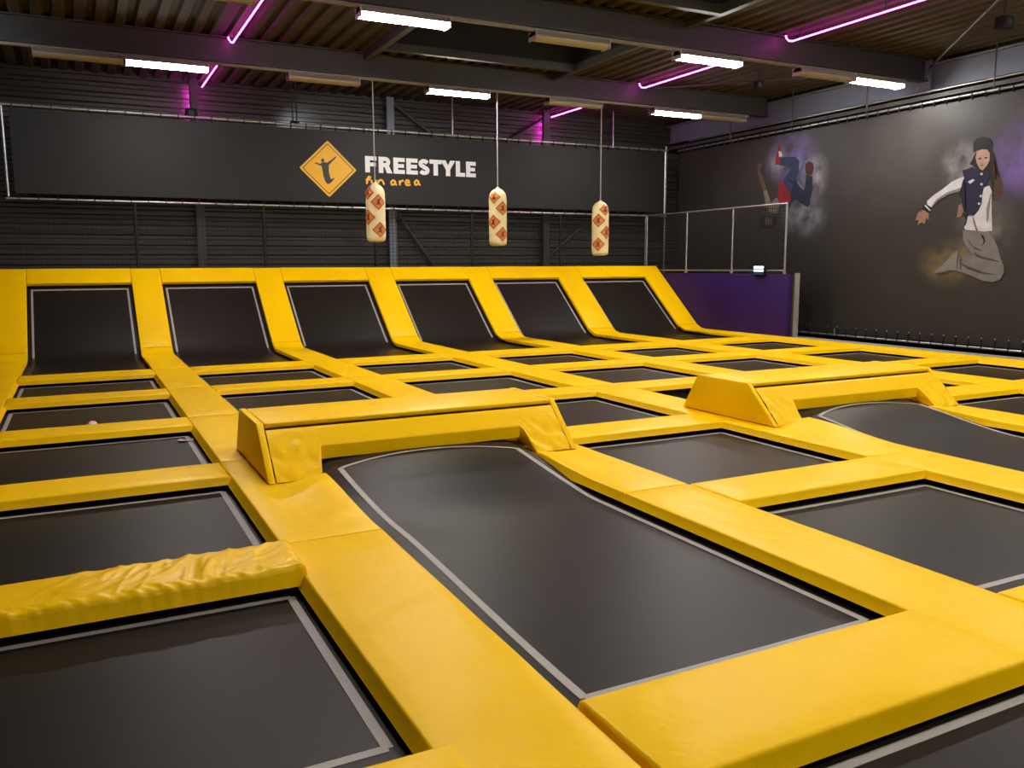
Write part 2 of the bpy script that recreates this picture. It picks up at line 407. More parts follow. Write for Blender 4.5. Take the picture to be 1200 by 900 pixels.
# ------------------------------------------------------------------ trampolines
def strip(name, pts, wd, m, parent, z_up=.0025, flat=True):
    """flat tape along pts (already on the surface)"""
    pts = [Vector(p) for p in pts]; v = []; f = []
    for i, p in enumerate(pts):
        t = (pts[min(i+1, len(pts)-1)] - pts[max(i-1, 0)]).normalized()
        s = t.cross(Vector((0, 0, 1))); s.normalize(); n = s.cross(t)
        v += [p - s*wd/2 + n*z_up, p + s*wd/2 + n*z_up, p + s*wd/2 + n*.0003, p - s*wd/2 + n*.0003]
    k = len(pts)
    for i in range(k-1):
        a, b = 4*i, 4*i+4
        f += [(a, a+1, b+1, b), (a+1, a+2, b+2, b+1), (a+2, a+3, b+3, b+2), (a+3, a, b, b+3)]
    f += [(3, 2, 1, 0), (4*k-4, 4*k-3, 4*k-2, 4*k-1)]
    o = mesh_obj(name, v, f, m, parent); return o

def rel(o, root): o.matrix_parent_inverse = Matrix.Translation(-root.location); return o

TW = .042
for c, r in CELLS:
    if c in MAIN and r in MAIN[c]: continue
    y0 = NEAR[r]; y1 = {'A': 13.70, 'B': 11.944-PW, 'C': 9.54-PW, 'D': 7.154-PW, 'E': 4.81-PW, 'F': 2.46-PW}[r]
    x0, x1 = HL[c], HR[c]
    if not in_view(x0, x1, y0, y1): continue
    lab = 'flat black trampoline, ' + COLW[c] + ', ' + ROWW[r]
    root = thing('trampoline', lab, 'trampoline', ((x0+x1)/2, (y0+y1)/2, MZ-.012), 'flat rectangular trampolines')
    nx, ny = 8, 8; v = []; f = []
    xa, xb, ya, yb = x0-.095, x1+.095, y0-.095, y1+.095
    zz = lambda x, y: MZ - .012*math.sin(math.pi*(x-xa)/(xb-xa))*math.sin(math.pi*(y-ya)/(yb-ya))
    for j in range(ny+1):
        for i in range(nx+1):
            x, y = xa+(xb-xa)*i/nx, ya+(yb-ya)*j/ny; v.append((x, y, zz(x, y)))
    for j in range(ny):
        for i in range(nx): a = j*(nx+1)+i; f.append((a, a+1, a+nx+2, a+nx+1))
    rel(mesh_obj('mat', v, f, M_MAT, root, smooth=80), root)
    d = .075
    ex = {(1, 'D'): .02}.get((c, r), 0)
    L0, L1, N0, N1 = x0+d, x1-d, y0+d, y1-d+.02
    if r == 'E': N0 = y0+.235
    if (c, r) == (1, 'E'): N1 = 4.25
    ln = lambda p, q: [(p[0]+(q[0]-p[0])*t/8, p[1]+(q[1]-p[1])*t/8, zz(p[0]+(q[0]-p[0])*t/8, p[1]+(q[1]-p[1])*t/8)) for t in range(9)]
    for p, q in (((L0, N0), (L0, N1)), ((L1, N0), (L1, N1)), ((L0, N1), (L1, N1)), ((L0, N0), (L1, N0))):
        rel(strip('border_tape', ln(p, q), TW, M_TAPE, root), root)

# ------------------------------------------------------------------ wall ramps (quarter ramps along the back)
TH = math.atan(.825); CY = 16.90; RR = .62; TL = RR*math.tan(TH/2)
SA = CY - TL - 14.37; SB = SA + RR*TH; SEND = SB + (math.hypot(18.80-CY, (18.80-CY)*.825) - TL)
def path(s, off=0.):
    if s < SA: y, z, t = 14.37+s, 0., 0.
    elif s < SB: t = (s-SA)/RR; y, z = CY-TL+RR*math.sin(t), RR*(1-math.cos(t))
    else: t = TH; d = s-SB+TL; y, z = CY+d*math.cos(TH), d*math.sin(TH)
    return y-off*math.sin(t), z+off*math.cos(t)
for k, (a, b) in enumerate(RAIL):                           # wedge supports below the sloping rails
    prof = [path(s, -T-.006) for s in [SA-.3, SA, (SA+SB)/2, SB, SEND]]
    prof = [(16.5, -T-.006)] + prof[1:] + [(18.86, prof[-1][1]), (18.86, FLOOR_Z), (16.5, FLOOR_Z)]
    fpart('ramp_support', MB().prism(prof, a+.1, b-.1, 'x'))
def ramp_pad(x0, x1, s0, s1, nb, lab, grp, z=0., na=4, t=T, r=.014):
    def mp(a, b, h):
        y, zz_ = path(s0+b, h+z); return (x0+a, y, zz_)
    o = pad_mesh('safety_pad', x1-x0, s1-s0, mp, M_YEL, t, r, na, nb, crown(x1-x0, s1-s0, .004, x0))
    tag(o, lab, 'pad', grp); return o
for k, (a, b) in enumerate(RAIL):
    ramp_pad(a, b, .004, SB-.06, 18, 'yellow pad at foot of wall ramps, ' + RW[k], 'ramp rail pads')
    ramp_pad(a, b, SB-.052, SEND, 10, 'sloping yellow pad up the wall ramps, ' + RW[k], 'sloping ramp pads')
STOP = SEND-.44
for c in range(1, 7):
    ramp_pad(HL[c]+.004, HR[c]-.004, STOP, SEND, 4, 'yellow top pad of the wall ramp in ' + COLW[c], 'ramp top pads', z=.004, na=8)
    root = thing('ramp_trampoline', 'black trampoline curving up as wall ramp in ' + COLW[c], 'trampoline', ((HL[c]+HR[c])/2, 16.5, -.2), 'curved wall ramp trampolines')
    S = [-.09+(STOP+.2)*i/40 for i in range(41)]; v = []; f = []
    for s in S:
        y, z = path(s, MZ)
        v += [(HL[c]-.095, y, z), (HR[c]+.095, y, z)]
    for i in range(40): f.append((2*i, 2*i+1, 2*i+3, 2*i+2))
    rel(mesh_obj('mat', v, f, M_MAT, root, smooth=80), root)
    P = lambda x, s: (x,) + path(s, MZ)
    L0, L1, NT = HL[c]+.085, HR[c]-.085, STOP-.06
    for x in (L0, L1):
        rel(strip('border_tape', [P(x, SB-.10+(NT-SB+.10)*i/10) for i in range(11)], .036, M_TAPE, root), root)
        if c < 3: rel(strip('dull_border_tape', [P(x, .05+(SB-.15)*i/20) for i in range(21)], TW, M_TAPED, root), root)
    y, z = path(NT, MZ); y2, z2 = path(NT-.036, MZ)
    n = Vector((0, -math.sin(TH), math.cos(TH)))*.0025
    a, b_, c2, d2 = [Vector(q) for q in ((L0, y2, z2), (L1, y2, z2), (L1, y, z), (L0, y, z))]
    rel(mesh_obj('border_tape', [a, b_, c2, d2, a+n, b_+n, c2+n, d2+n], [(0,1,2,3),(4,5,6,7),(0,1,5,4),(1,2,6,5),(2,3,7,6),(3,0,4,7)], M_TAPE, root), root)

# ------------------------------------------------------------------ two long trampolines with jump boxes
def long_trampoline(dx, dy, xl, xr, yn, lab):
    root = thing('long_trampoline', lab, 'trampoline', (xl+.9, 4.4+dy, MZ-.02), 'long trampolines')
    xa, xb, ya, yb = xl-.08, xr+.08, yn-.1, 6.47+dy
    def zz(x, y):
        u = (x-(xl+xr)/2)/((xr-xl)/2)
        k = SS((y-dy-5.05)/1.40)
        return MZ + k*(.185 + .035*(1-u*u)) - .05*SS((abs(u)-.84)/.2)*k - .008*math.sin(math.pi*min(1, max(0, (y-ya)/(yb-ya))))*(1-u*u)
    nx, ny = 16, 34; v = []; f = []
    for j in range(ny+1):
        y = ya+(yb-ya)*j/ny
        k = SS((y-dy-5.0)/.9)
        for i in range(nx+1):
            xs = xa+.10*k; xe = xb-.10*k
            x = xs+(xe-xs)*i/nx; v.append((x, y, zz(x, y)))
    for j in range(ny):
        for i in range(nx): a = j*(nx+1)+i; f.append((a, a+1, a+nx+2, a+nx+1))
    rel(mesh_obj('mat', v, f, M_MAT, root, smooth=80), root)
    L0, L1 = xl+.175, xr-.085
    ys = [yn+.185+(6.17+dy-yn-.185)*i/28 for i in range(29)]
    fl_ = lambda y: L0+.085*SS((y-dy-2.5)/2.8)-.085*SS((y-dy-4.9)/1.3)
    fr_ = lambda y: L1-.080*SS((y-dy-5.3)/.9)
    pl = [(fl_(y), y, zz(fl_(y), y)) for y in ys]
    pr = [(fr_(y), y, zz(fr_(y), y)) for y in ys]
    rel(strip('border_tape', pl, TW, M_TAPE, root), root); rel(strip('border_tape', pr, TW, M_TAPE, root), root)
    rel(strip('border_tape', [(pl[0][0]+(pr[0][0]-pl[0][0])*i/8, yn+.185, zz(pl[0][0]+(pr[0][0]-pl[0][0])*i/8, yn+.185)) for i in range(9)], TW, M_TAPE, root), root)
    far = []
    for i in range(25):
        u = i/24; x = pl[-1][0]+(pr[-1][0]-pl[-1][0])*u; y = 6.17+dy+.17*math.sin(math.pi*u)**.8
        far.append((x, y, zz(x, y)))
    rel(strip('border_tape', far, TW*.9, M_TAPE, root), root)
    return root
long_trampoline(0, 0, 1.50, 3.35, 2.487, 'large long black trampoline running up to the foam jump box near the camera')
long_trampoline(0, -.08, 6.41, 8.25, 2.45, 'long black trampoline running up to the foam jump box near the dancer banner')

def jump_box(x0, x1, yo, lab):
    """foam box: two side panels, top pad, U-shaped front pad, back pad. yo = offset of its base in y"""
    root = thing('foam_jump_box', lab, 'foam box', ((x0+x1)/2, 6.9+yo, 0.0), 'foam jump boxes')
    pt = .055; z0 = .010
    yf0, yf1, yb1, yb0, H = 6.19+yo, 6.60+yo, 7.38+yo, 7.62+yo, .400
    side = [(yf0, z0), (yf1, H), (yb1, H), (yb0, z0)]
    for xx in (x0, x1-pt):
        o = MB().prism(side, xx, xx+pt, 'x').build('side_panel', M_YEL, root); bevel_obj(o, .010, 2); rel(o, root)
    xa, xb = x0+pt+.006, x1-pt-.006
    # top pad
    o = MB().prism([(yf1-.015, H-.045), (yf1-.015, H-.004), (yb1-.01, H-.004), (yb1-.01, H-.045)], xa, xb, 'x').build('top_pad', M_YEL, root); bevel_obj(o, .012, 3); rel(o, root)
    # back pad
    o = MB().prism([(yb1, H-.05), (yb0-.02, z0), (yb0-.14, z0), (yb1-.12, H-.05)], xa, xb, 'x').build('back_pad', M_YEL, root); bevel_obj(o, .010, 2); rel(o, root)
    # front pad: wings reach the deck, middle stops at a lip above the mat
    h1 = H-.053
    sl = lambda z: yf0+.012 + (yf1-yf0)*(z-z0)/(H-z0)
    wl, wr = .365, .355
    NX, NZ = 110, 14
    lip = .205
    def zlow(x):
        d = min((x-xa)-wl, (xb-x)-wr)
        return z0+.002 + (lip-z0)*SS((d+.025)/.05)
    v = []; f = []
    for i in range(NX+1):
        x = xa+(xb-xa)*i/NX; zl = zlow(x)
        for j in range(NZ+1):
            z = zl+(h1-zl)*j/NZ
            d = min(x-xa, xb-x)
            wgt = SS((wl*1.35-d)/.25)*(1-SS((z-.20)/.14))
            q = noise.noise(Vector((x*9+z*14, z*9-x*6, x0))) + .6*noise.noise(Vector((x*20+z*22, z*12, 3.+x0)))
            e = .010*(min(j, 1)+min(NZ-j, 1)-1)
            v.append((x, sl(z)-e-.016*wgt*q, z+.010*wgt*q))
    n1 = NZ+1
    for i in range(NX):
        for j in range(NZ): a = i*n1+j; f.append((a, a+1, a+n1+1, a+n1))
    k0 = len(v)
    for i in range(NX+1):                                   # lip face: down and a little back
        x = xa+(xb-xa)*i/NX; zl = zlow(x); dd = .095*SS((zl-.03)/.15)
        w_ = .004*noise.noise(Vector((x*6, 1, x0)))
        v.append((x, sl(zl)+.004+w_, zl-dd)); v.append((x, sl(zl)+.12, max(z0, zl-dd)))
    for i in range(NX):
        f.append((i*n1, (i+1)*n1, k0+2*(i+1), k0+2*i)); f.append((k0+2*i, k0+2*i+2, k0+2*i+3, k0+2*i+1))
    rel(mesh_obj('front_pad', v, f, M_YEL, root, smooth=55), root)
    return root
jump_box(1.144, 3.785, 0, 'yellow foam jump box with sloping sides heading the large long trampoline')
jump_box(6.002, 8.79, -.085, 'yellow foam jump box heading the long trampoline closer to dancer banner')

# ------------------------------------------------------------------ small things on the mats
def ball(loc, r):
    bm = bmesh.new(); bmesh.ops.create_uvsphere(bm, u_segments=20, v_segments=12, radius=r)
    me = bpy.data.meshes.new('ball'); bm.to_mesh(me); bm.free(); me.shade_smooth()
    m = mat('red_white_ball', (.8, .8, .8, 1), .4); nt = m.node_tree
    tc = nt.nodes.new('ShaderNodeTexCoord'); wv = nt.nodes.new('ShaderNodeTexChecker'); wv.inputs['Scale'].default_value = 20
    wv.inputs['Color1'].default_value = srgb(205, 60, 50); wv.inputs['Color2'].default_value = srgb(235, 215, 205)
    nt.links.new(tc.outputs['Object'], wv.inputs['Vector']); nt.links.new(wv.outputs['Color'], nt.nodes['Principled BSDF'].inputs['Base Color'])
    me.materials.append(m)
    o = bpy.data.objects.new('ball', me); COL.objects.link(o); o.location = loc; o.rotation_euler = (.4, .6, .2); return o
tag(ball((0.03, 9.74, MZ-.003+.055), .055), 'small red and white ball lying on a black mat', 'ball')
sc = MB().add([(.77, 8.68, -.085), (.90, 8.66, -.09), (.905, 8.70, -.075), (.84, 8.72, -.088), (.80, 8.80, -.085), (.765, 8.78, -.09), (.77, 8.68, -.088), (.90, 8.66, -.093), (.905, 8.70, -.078), (.84, 8.72, -.091), (.80, 8.80, -.088), (.765, 8.78, -.093)],
  [(0,1,2,3,4,5), (11,10,9,8,7,6)] + [(i, (i+1) % 6, 6+(i+1) % 6, 6+i) for i in range(6)]).build('loose_tape_scrap', M_TAPE)
tag(sc, 'loose peeling scrap of pale tape on a black mat corner', 'tape')

# ------------------------------------------------------------------ purple wall with net fence, walkway
struct(MB().box(13.97, 14.38, -.5, 14.0, -.12, -.012).build('walkway', M_DECK), 'narrow grey walkway along the outer yellow rail')
struct(MB().box(X0, 14.38, Y0, -.52, -.12, -.005).build('walkway', M_DECK), 'grey walkway at the camera end of the trampoline deck')
struct(MB().box(13.99, 14.36, -.48, 13.98, FLOOR_Z, -.121).build('wall_walkway_base', M_STEELB))
struct(MB().box(X0, 14.36, Y0, -.54, FLOOR_Z, -.121).build('wall_platform_base', M_STEELB))
pw = thing('padded_side_wall', 'purple padded low wall at the end of the ramps with grey end post', 'wall', (14.1, 16.6, FLOOR_Z))
o = MB().box(13.965, 14.10, 14.0, 19.30, FLOOR_Z, 1.375).build('purple_panel', M_PURP, pw); bevel_obj(o, .02, 2); rel(o, pw)
rel(MB().box(14.105, 14.22, 13.93, 19.30, FLOOR_Z, 1.36).build('backing_board', M_GREYST, pw), pw)
rel(MB().box(14.10, 14.21, 13.88, 13.925, FLOOR_Z, 1.40).build('end_post', M_DECK, pw), pw)
def net(name, P, a0, a1, b0, b1, sp, r, m, parent=None):
    """square-mesh net of thin flat cords; P(a, b, d) -> world"""
    mb = MB()
    def bar(a, b, c, d):
        mb.add([P(a, b, -r), P(c, b, -r), P(c, d, -r), P(a, d, -r), P(a, b, r), P(c, b, r), P(c, d, r), P(a, d, r)], [(0,1,2,3),(4,5,6,7),(0,1,5,4),(1,2,6,5),(2,3,7,6),(3,0,4,7)])
    n = int((a1-a0)/sp)
    for i in range(n+1): x = a0+(a1-a0)*i/n; bar(x-r, b0, x+r, b1)
    n = int((b1-b0)/sp)
    for i in range(n+1): y = b0+(b1-b0)*i/n; bar(a0, y-r, a1, y+r)
    return mb.build(name, m, parent)
fe = thing('net_fence', 'black net fence on grey posts standing on the purple wall', 'fence', (14.0, 16.7, 1.38))
PY = (14.14, 15.86, 17.58, 19.30)
for y in PY:
    rel(MB().tube([(14.0, y, 1.378), (14.0, y, 2.92)], .024, 10).build('post', M_GALV, fe, smooth=50), fe)
    rel(MB().tube([(14.0, y, 1.378), (14.0, y, 1.44)], .042, 10).build('clamp', M_GALV, fe, smooth=50), fe)
for z in (1.45, 2.92): rel(MB().tube([(14.0, 14.12, z), (14.0, 19.32, z)], .022, 10).build('rail', M_GALV, fe, smooth=50), fe)
n_ = net('netting', lambda a, b, d: (14.0+d, a, b), 14.16, 19.28, 1.47, 2.90, .07, .005, M_NET, fe); n_['kind'] = 'stuff'; rel(n_, fe)

em = thing('emergency_light', 'small glowing white emergency light box at the foot of the net fence', 'light', (13.94, 14.84, 1.36))
rel(MB().box(13.90, 13.96, 14.67, 15.01, 1.335, 1.555).build('housing', M_BLACK, em), em)
M_EML = mat('emergency_glow', (.8, .9, .95, 1), .4, emit=(.75, .95, 1, 1), estr=1.3)
M_EMB = mat('emergency_blue', (.02, .05, .14, 1), .4)
rel(MB().box(13.892, 13.899, 14.685, 14.995, 1.505, 1.55).build('light_bar', M_EML, em), em)
rel(MB().box(13.892, 13.899, 14.685, 14.995, 1.43, 1.475).build('light_bar', M_EML, em), em)
rel(MB().box(13.892, 13.899, 14.685, 14.995, 1.36, 1.425).build('blue_panel', M_EMB, em), em)

# ------------------------------------------------------------------ back wall: pipe frame, banner, net
def pipe(name, pts, r, label, m=M_GALV, cat='pipe', grp=None):
    return tag(MB().tube(pts, r, 10).build(name, m, smooth=50), label, cat, grp)
BY = BACK_Y
pipe('steel_pipe', [(-1.15, BY, 2.925), (14.7, BY, 2.925)], .026, 'long grey steel pipe below the black banner with the sign')
pipe('steel_pipe', [(-1.15, BY, 4.70), (14.7, BY, 4.70)], .024, 'long grey steel pipe above the black banner with the sign')
pipe('steel_pipe', [(-1.10, BY, 2.96), (-1.10, BY, 4.67)], .028, 'upright grey pipe at the sign banner end away from the dancers')
pipe('steel_pipe', [(14.62, BY, 2.96), (14.62, BY, 4.67)], .028, 'upright grey pipe in the hall corner at end of sign banner')
pipe('steel_pipe', [(14.80, BY+.2, FLOOR_Z), (14.80, BY+.2, 4.85)], .026, 'tall upright grey pipe in the hall corner between both banners')
for i, x in enumerate((1.14, 3.74, 6.28, 8.77, 11.31, 14.02)):
    pipe('net_post', [(x, BY+.02, FLOOR_Z), (x, BY+.02, 2.895)], .036 if i < 5 else .026,
         ['dark net post behind the ramp farthest from purple wall', 'dark net post behind the third ramp gap below the speaker side', 'dark net post under the bag by the sign', 'dark net post beside the middle hanging bag', 'dark net post beside the hanging bag closest to purple wall', 'grey net post where ramps meet the purple wall'][i],
         M_STEELB if i < 5 else M_GALV, 'post', 'net posts behind the ramps')
n_ = net('safety_net', lambda a, b, d: (a, BY+d-.04, b), -1.3, 14.0, 1.30, 2.88, .085, .004, M_NET)
tag(n_, 'black safety net hanging between ramps and long pipe', 'net', kind='stuff')

bb = thing('sign_banner', 'long black banner with yellow diamond sign and white FREESTYLE lettering', 'banner', (6.8, BY, 3.06))
rel(MB().box(-0.98, 14.55, BY-.008, BY+.008, 3.03, 4.62).build('cloth', M_BANB, bb), bb)
tie = None
for i in range(47):
    x = -.92+i*.333
    for z0, z1 in ((4.60, 4.735), (2.89, 3.05)):
        if tie is None:
            tie = MB().box(-.008, .008, -.034, .034, 0, .14).build('tie', M_CORD, bb); tie.location = (x, BY, z0)
            rel(tie, bb)
        else:
            c = share(tie, (x, BY, z0), bb); rel(c, bb)
DZ = BY-.0095
def decal(name, poly, m, parent, y=DZ, th=.002):
    o = MB().prism(poly, y-th, y, 'y').build(name, m, parent); rel(o, parent); return o
cxs, czs = 5.214, 3.77
def dia(k): return [(cxs+.647*k*a, czs+.617*k*b) for a, b in ((-.06, .955), (0, 1), (.06, .955), (.955, .06), (1, 0), (.955, -.06), (.06, -.955), (0, -1), (-.06, -.955), (-.955, -.06), (-1, 0), (-.955, .06))]
decal('diamond_sign', dia(1), M_SIGNY, bb)
decal('diamond_border', dia(.90), M_SIGNK, bb, DZ-.002, .001)
decal('diamond_field', dia(.865), M_SIGNY, bb, DZ-.003, .001)
JUMP= [[(5.044, 3.9), (5.141, 3.923), (5.222, 3.875), (5.223, 3.694), (5.247, 3.59), (5.28, 3.515), (5.242, 3.449), (5.175, 3.436), (5.127, 3.502), (5.092, 3.613), (5.07, 3.762)], [(5.18, 3.907), (5.28, 3.968), (5.392, 4.06), (5.408, 4.042), (5.306, 3.932), (5.221, 3.852)], [(5.062, 3.867), (4.909, 3.904), (4.912, 3.878), (5.049, 3.829)], [(5.25, 3.563), (5.285, 3.546), (5.353, 3.586), (5.336, 3.548), (5.274, 3.477), (5.231, 3.468)], [(5.05, 3.956), (5.066, 3.987), (5.094, 3.996), (5.12, 3.982), (5.127, 3.953), (5.11, 3.922), (5.083, 3.913), (5.056, 3.927)]]
HAND= [[(6.209, 3.615), (6.157, 3.643), (6.127, 3.6), (6.103, 3.471)], [(6.077, 3.563), (6.196, 3.583)], [(6.22, 3.569), (6.218, 3.507), (6.25, 3.477), (6.301, 3.51), (6.319, 3.573)], [(6.319, 3.573), (6.333, 3.48)], [(6.374, 3.482), (6.385, 3.571)], [(6.384, 3.536), (6.435, 3.581), (6.484, 3.564), (6.523, 3.472)], [(6.793, 3.568), (6.735, 3.582), (6.688, 3.533), (6.707, 3.479), (6.758, 3.481), (6.797, 3.537)], [(6.793, 3.568), (6.796, 3.51), (6.833, 3.468)], [(6.899, 3.581), (6.913, 3.471)], [(6.911, 3.534), (6.954, 3.579), (7.005, 3.585)], [(7.042, 3.531), (7.145, 3.547), (7.133, 3.59), (7.082, 3.6), (7.043, 3.547), (7.063, 3.492), (7.113, 3.479), (7.174, 3.501)], [(7.374, 3.592), (7.322, 3.605), (7.274, 3.556), (7.294, 3.497), (7.342, 3.503), (7.373, 3.56)], [(7.374, 3.592), (7.381, 3.528), (7.423, 3.49)]]
jm = MB()
for i, p in enumerate(JUMP): jm.prism(p, DZ-.0062-.0002*i, DZ-.004, 'y')
rel(jm.build('jumping_figure', M_SIGNK, bb), bb)
def text_mesh(name, body, m, parent, x0, x1, z0, z1, y, offset=.0, shear=0.):
    cu = bpy.data.curves.new(name, 'FONT'); cu.body = body; cu.size = 1; cu.offset = offset; cu.space_character = 1.06; cu.shear = shear
    cu.fill_mode = 'BOTH'; cu.extrude = .0015
    t = bpy.data.objects.new(name+'_tmp', cu); COL.objects.link(t)
    dg = bpy.context.evaluated_depsgraph_get(); me = bpy.data.meshes.new_from_object(t.evaluated_get(dg))
    bpy.data.objects.remove(t, do_unlink=True)
    xs = [v.co.x for v in me.vertices]; ys = [v.co.y for v in me.vertices]
    a, b, c, d = min(xs), max(xs), min(ys), max(ys)
    for v in me.vertices:
        u = (v.co.x-a)/(b-a); w_ = (v.co.y-c)/(d-c); dep = v.co.z
        v.co = (x0+(x1-x0)*u, y-.002-dep, z0+(z1-z0)*w_)
    me.materials.clear(); me.materials.append(m)
    o = bpy.data.objects.new(name, me); COL.objects.link(o); o.parent = parent; rel(o, parent); return o
def ribbon(mb, pts, hw, y0_, y1_):
    pts = [Vector((p[0], 0, p[1])) for p in pts]; L = []; Q = []
    for i, p in enumerate(pts):
        t_ = (pts[min(i+1, len(pts)-1)]-pts[max(i-1, 0)]).normalized(); nn = Vector((-t_.z, 0, t_.x))*hw
        L.append(p+nn); Q.append(p-nn)
    n = len(pts); v = [(p.x, yy, p.z) for yy in (y0_, y1_) for q in (L, Q) for p in q]; f = []
    for i in range(n-1):
        f += [(i, i+1, n+i+1, n+i), (2*n+i, 2*n+i+1, 3*n+i+1, 3*n+i), (i, i+1, 2*n+i+1, 2*n+i), (n+i, n+i+1, 3*n+i+1, 3*n+i)]
    f += [(0, n, 3*n, 2*n), (n-1, 2*n-1, 4*n-1, 3*n-1)]
    mb.add(v, f)
def letter(ch, a, b):
    """heavy block capital between a and b (metres along the banner)"""
    z0, z1 = 3.737, 4.104; w_ = b-a; H = z1-z0; s = .112; mb = MB(); y0_, y1_ = DZ-.003, DZ
    bx = lambda xa, xb, za, zb: mb.box(xa, xb, y0_, y1_, za, zb)
    if ch in 'FRE' or ch == 'L': bx(a, a+s, z0, z1)
    if ch in 'FE': bx(a+s, b, z1-.092, z1); bx(a+s, b-.02, z0+.140, z0+.225)
    if ch in 'EL': bx(a+s, b, z0, z0+.092)
    if ch == 'T': bx(a, b, z1-.095, z1); bx((a+b)/2-s/2, (a+b)/2+s/2, z0, z1-.095)
    if ch == 'Y':
        m_ = (a+b)/2
        mb.prism([(a, z1), (a+s*1.15, z1), (m_, z0+.25), (b-s*1.15, z1), (b, z1), (m_+s/2, z0+.15), (m_+s/2, z0), (m_-s/2, z0), (m_-s/2, z0+.15)], y0_, y1_, 'y')
    if ch == 'R':
        r_ = .068; c0 = (b-.045-r_-.052, z1-.046-r_)
        pts = [(a+s, z1-.046)] + [(c0[0]+r_*math.sin(q), c0[1]+r_*math.cos(q)) for q in [math.pi*k/10 for k in range(11)]] + [(a+s, z1-.046-2*r_)]
        ribbon(mb, pts, .046, y0_, y1_)
        mb.prism([(a+.13, z0+.17), (a+.25, z0+.17), (b, z0), (b-.135, z0)], y0_-.0004, y1_, 'y')
    if ch == 'S':
        cx = (a+b)/2; rx = w_/2-.05
        up = [(cx+rx*math.cos(q), z1-.108+.062*math.sin(q)) for q in [math.radians(d) for d in range(20, 271, 25)]]
        dn = [(cx+rx*math.cos(q), z0+.108+.062*math.sin(q)) for q in [math.radians(d) for d in range(90, -161, -25)]]
        ribbon(mb, up+dn, .048, y0_, y1_)
    return mb
P0 = 440.; PX = lambda q: 6.076+(q-440)/648.*(8.878-6.076)
for ch, qa, qb in (('F', 440, 503), ('R', 515, 592), ('E', 598, 663), ('E', 672, 738), ('S', 742, 808), ('T', 808, 880), ('Y', 874, 962), ('L', 965, 1022), ('E', 1028, 1088)):
    rel(letter(ch, PX(qa), PX(qb)).build('letter', M_WHITE, bb), bb)
hms = [MB(), MB()]
for k, st in enumerate(HAND):
    hm = hms[0] if k < 6 else hms[1]
    pts = [Vector((x, 0, z)) for x, z in st]
    fine = []
    for i in range(len(pts)-1):
        for t in range(3): fine.append(pts[i].lerp(pts[i+1], t/3))
    fine.append(pts[-1]); hw = .021
    L = []; Rr = []
    for i, p in enumerate(fine):
        t = (fine[min(i+1, len(fine)-1)]-fine[max(i-1, 0)]).normalized(); nn = Vector((-t.z, 0, t.x))*hw
        L.append(p+nn); Rr.append(p-nn)
    y0_, y1_ = DZ-.003-.0003*k, DZ
    n = len(fine)
    v = [(p.x, yy, p.z) for yy in (y0_, y1_) for q in (L, Rr) for p in q]; f = []
    for i in range(n-1):
        f += [(i, i+1, n+i+1, n+i), (2*n+i, 2*n+i+1, 3*n+i+1, 3*n+i), (i, i+1, 2*n+i+1, 2*n+i), (n+i, n+i+1, 3*n+i+1, 3*n+i)]
    hm.add(v, f)
for hm in hms: rel(hm.build('handwritten_word', M_SIGNY, bb), bb)

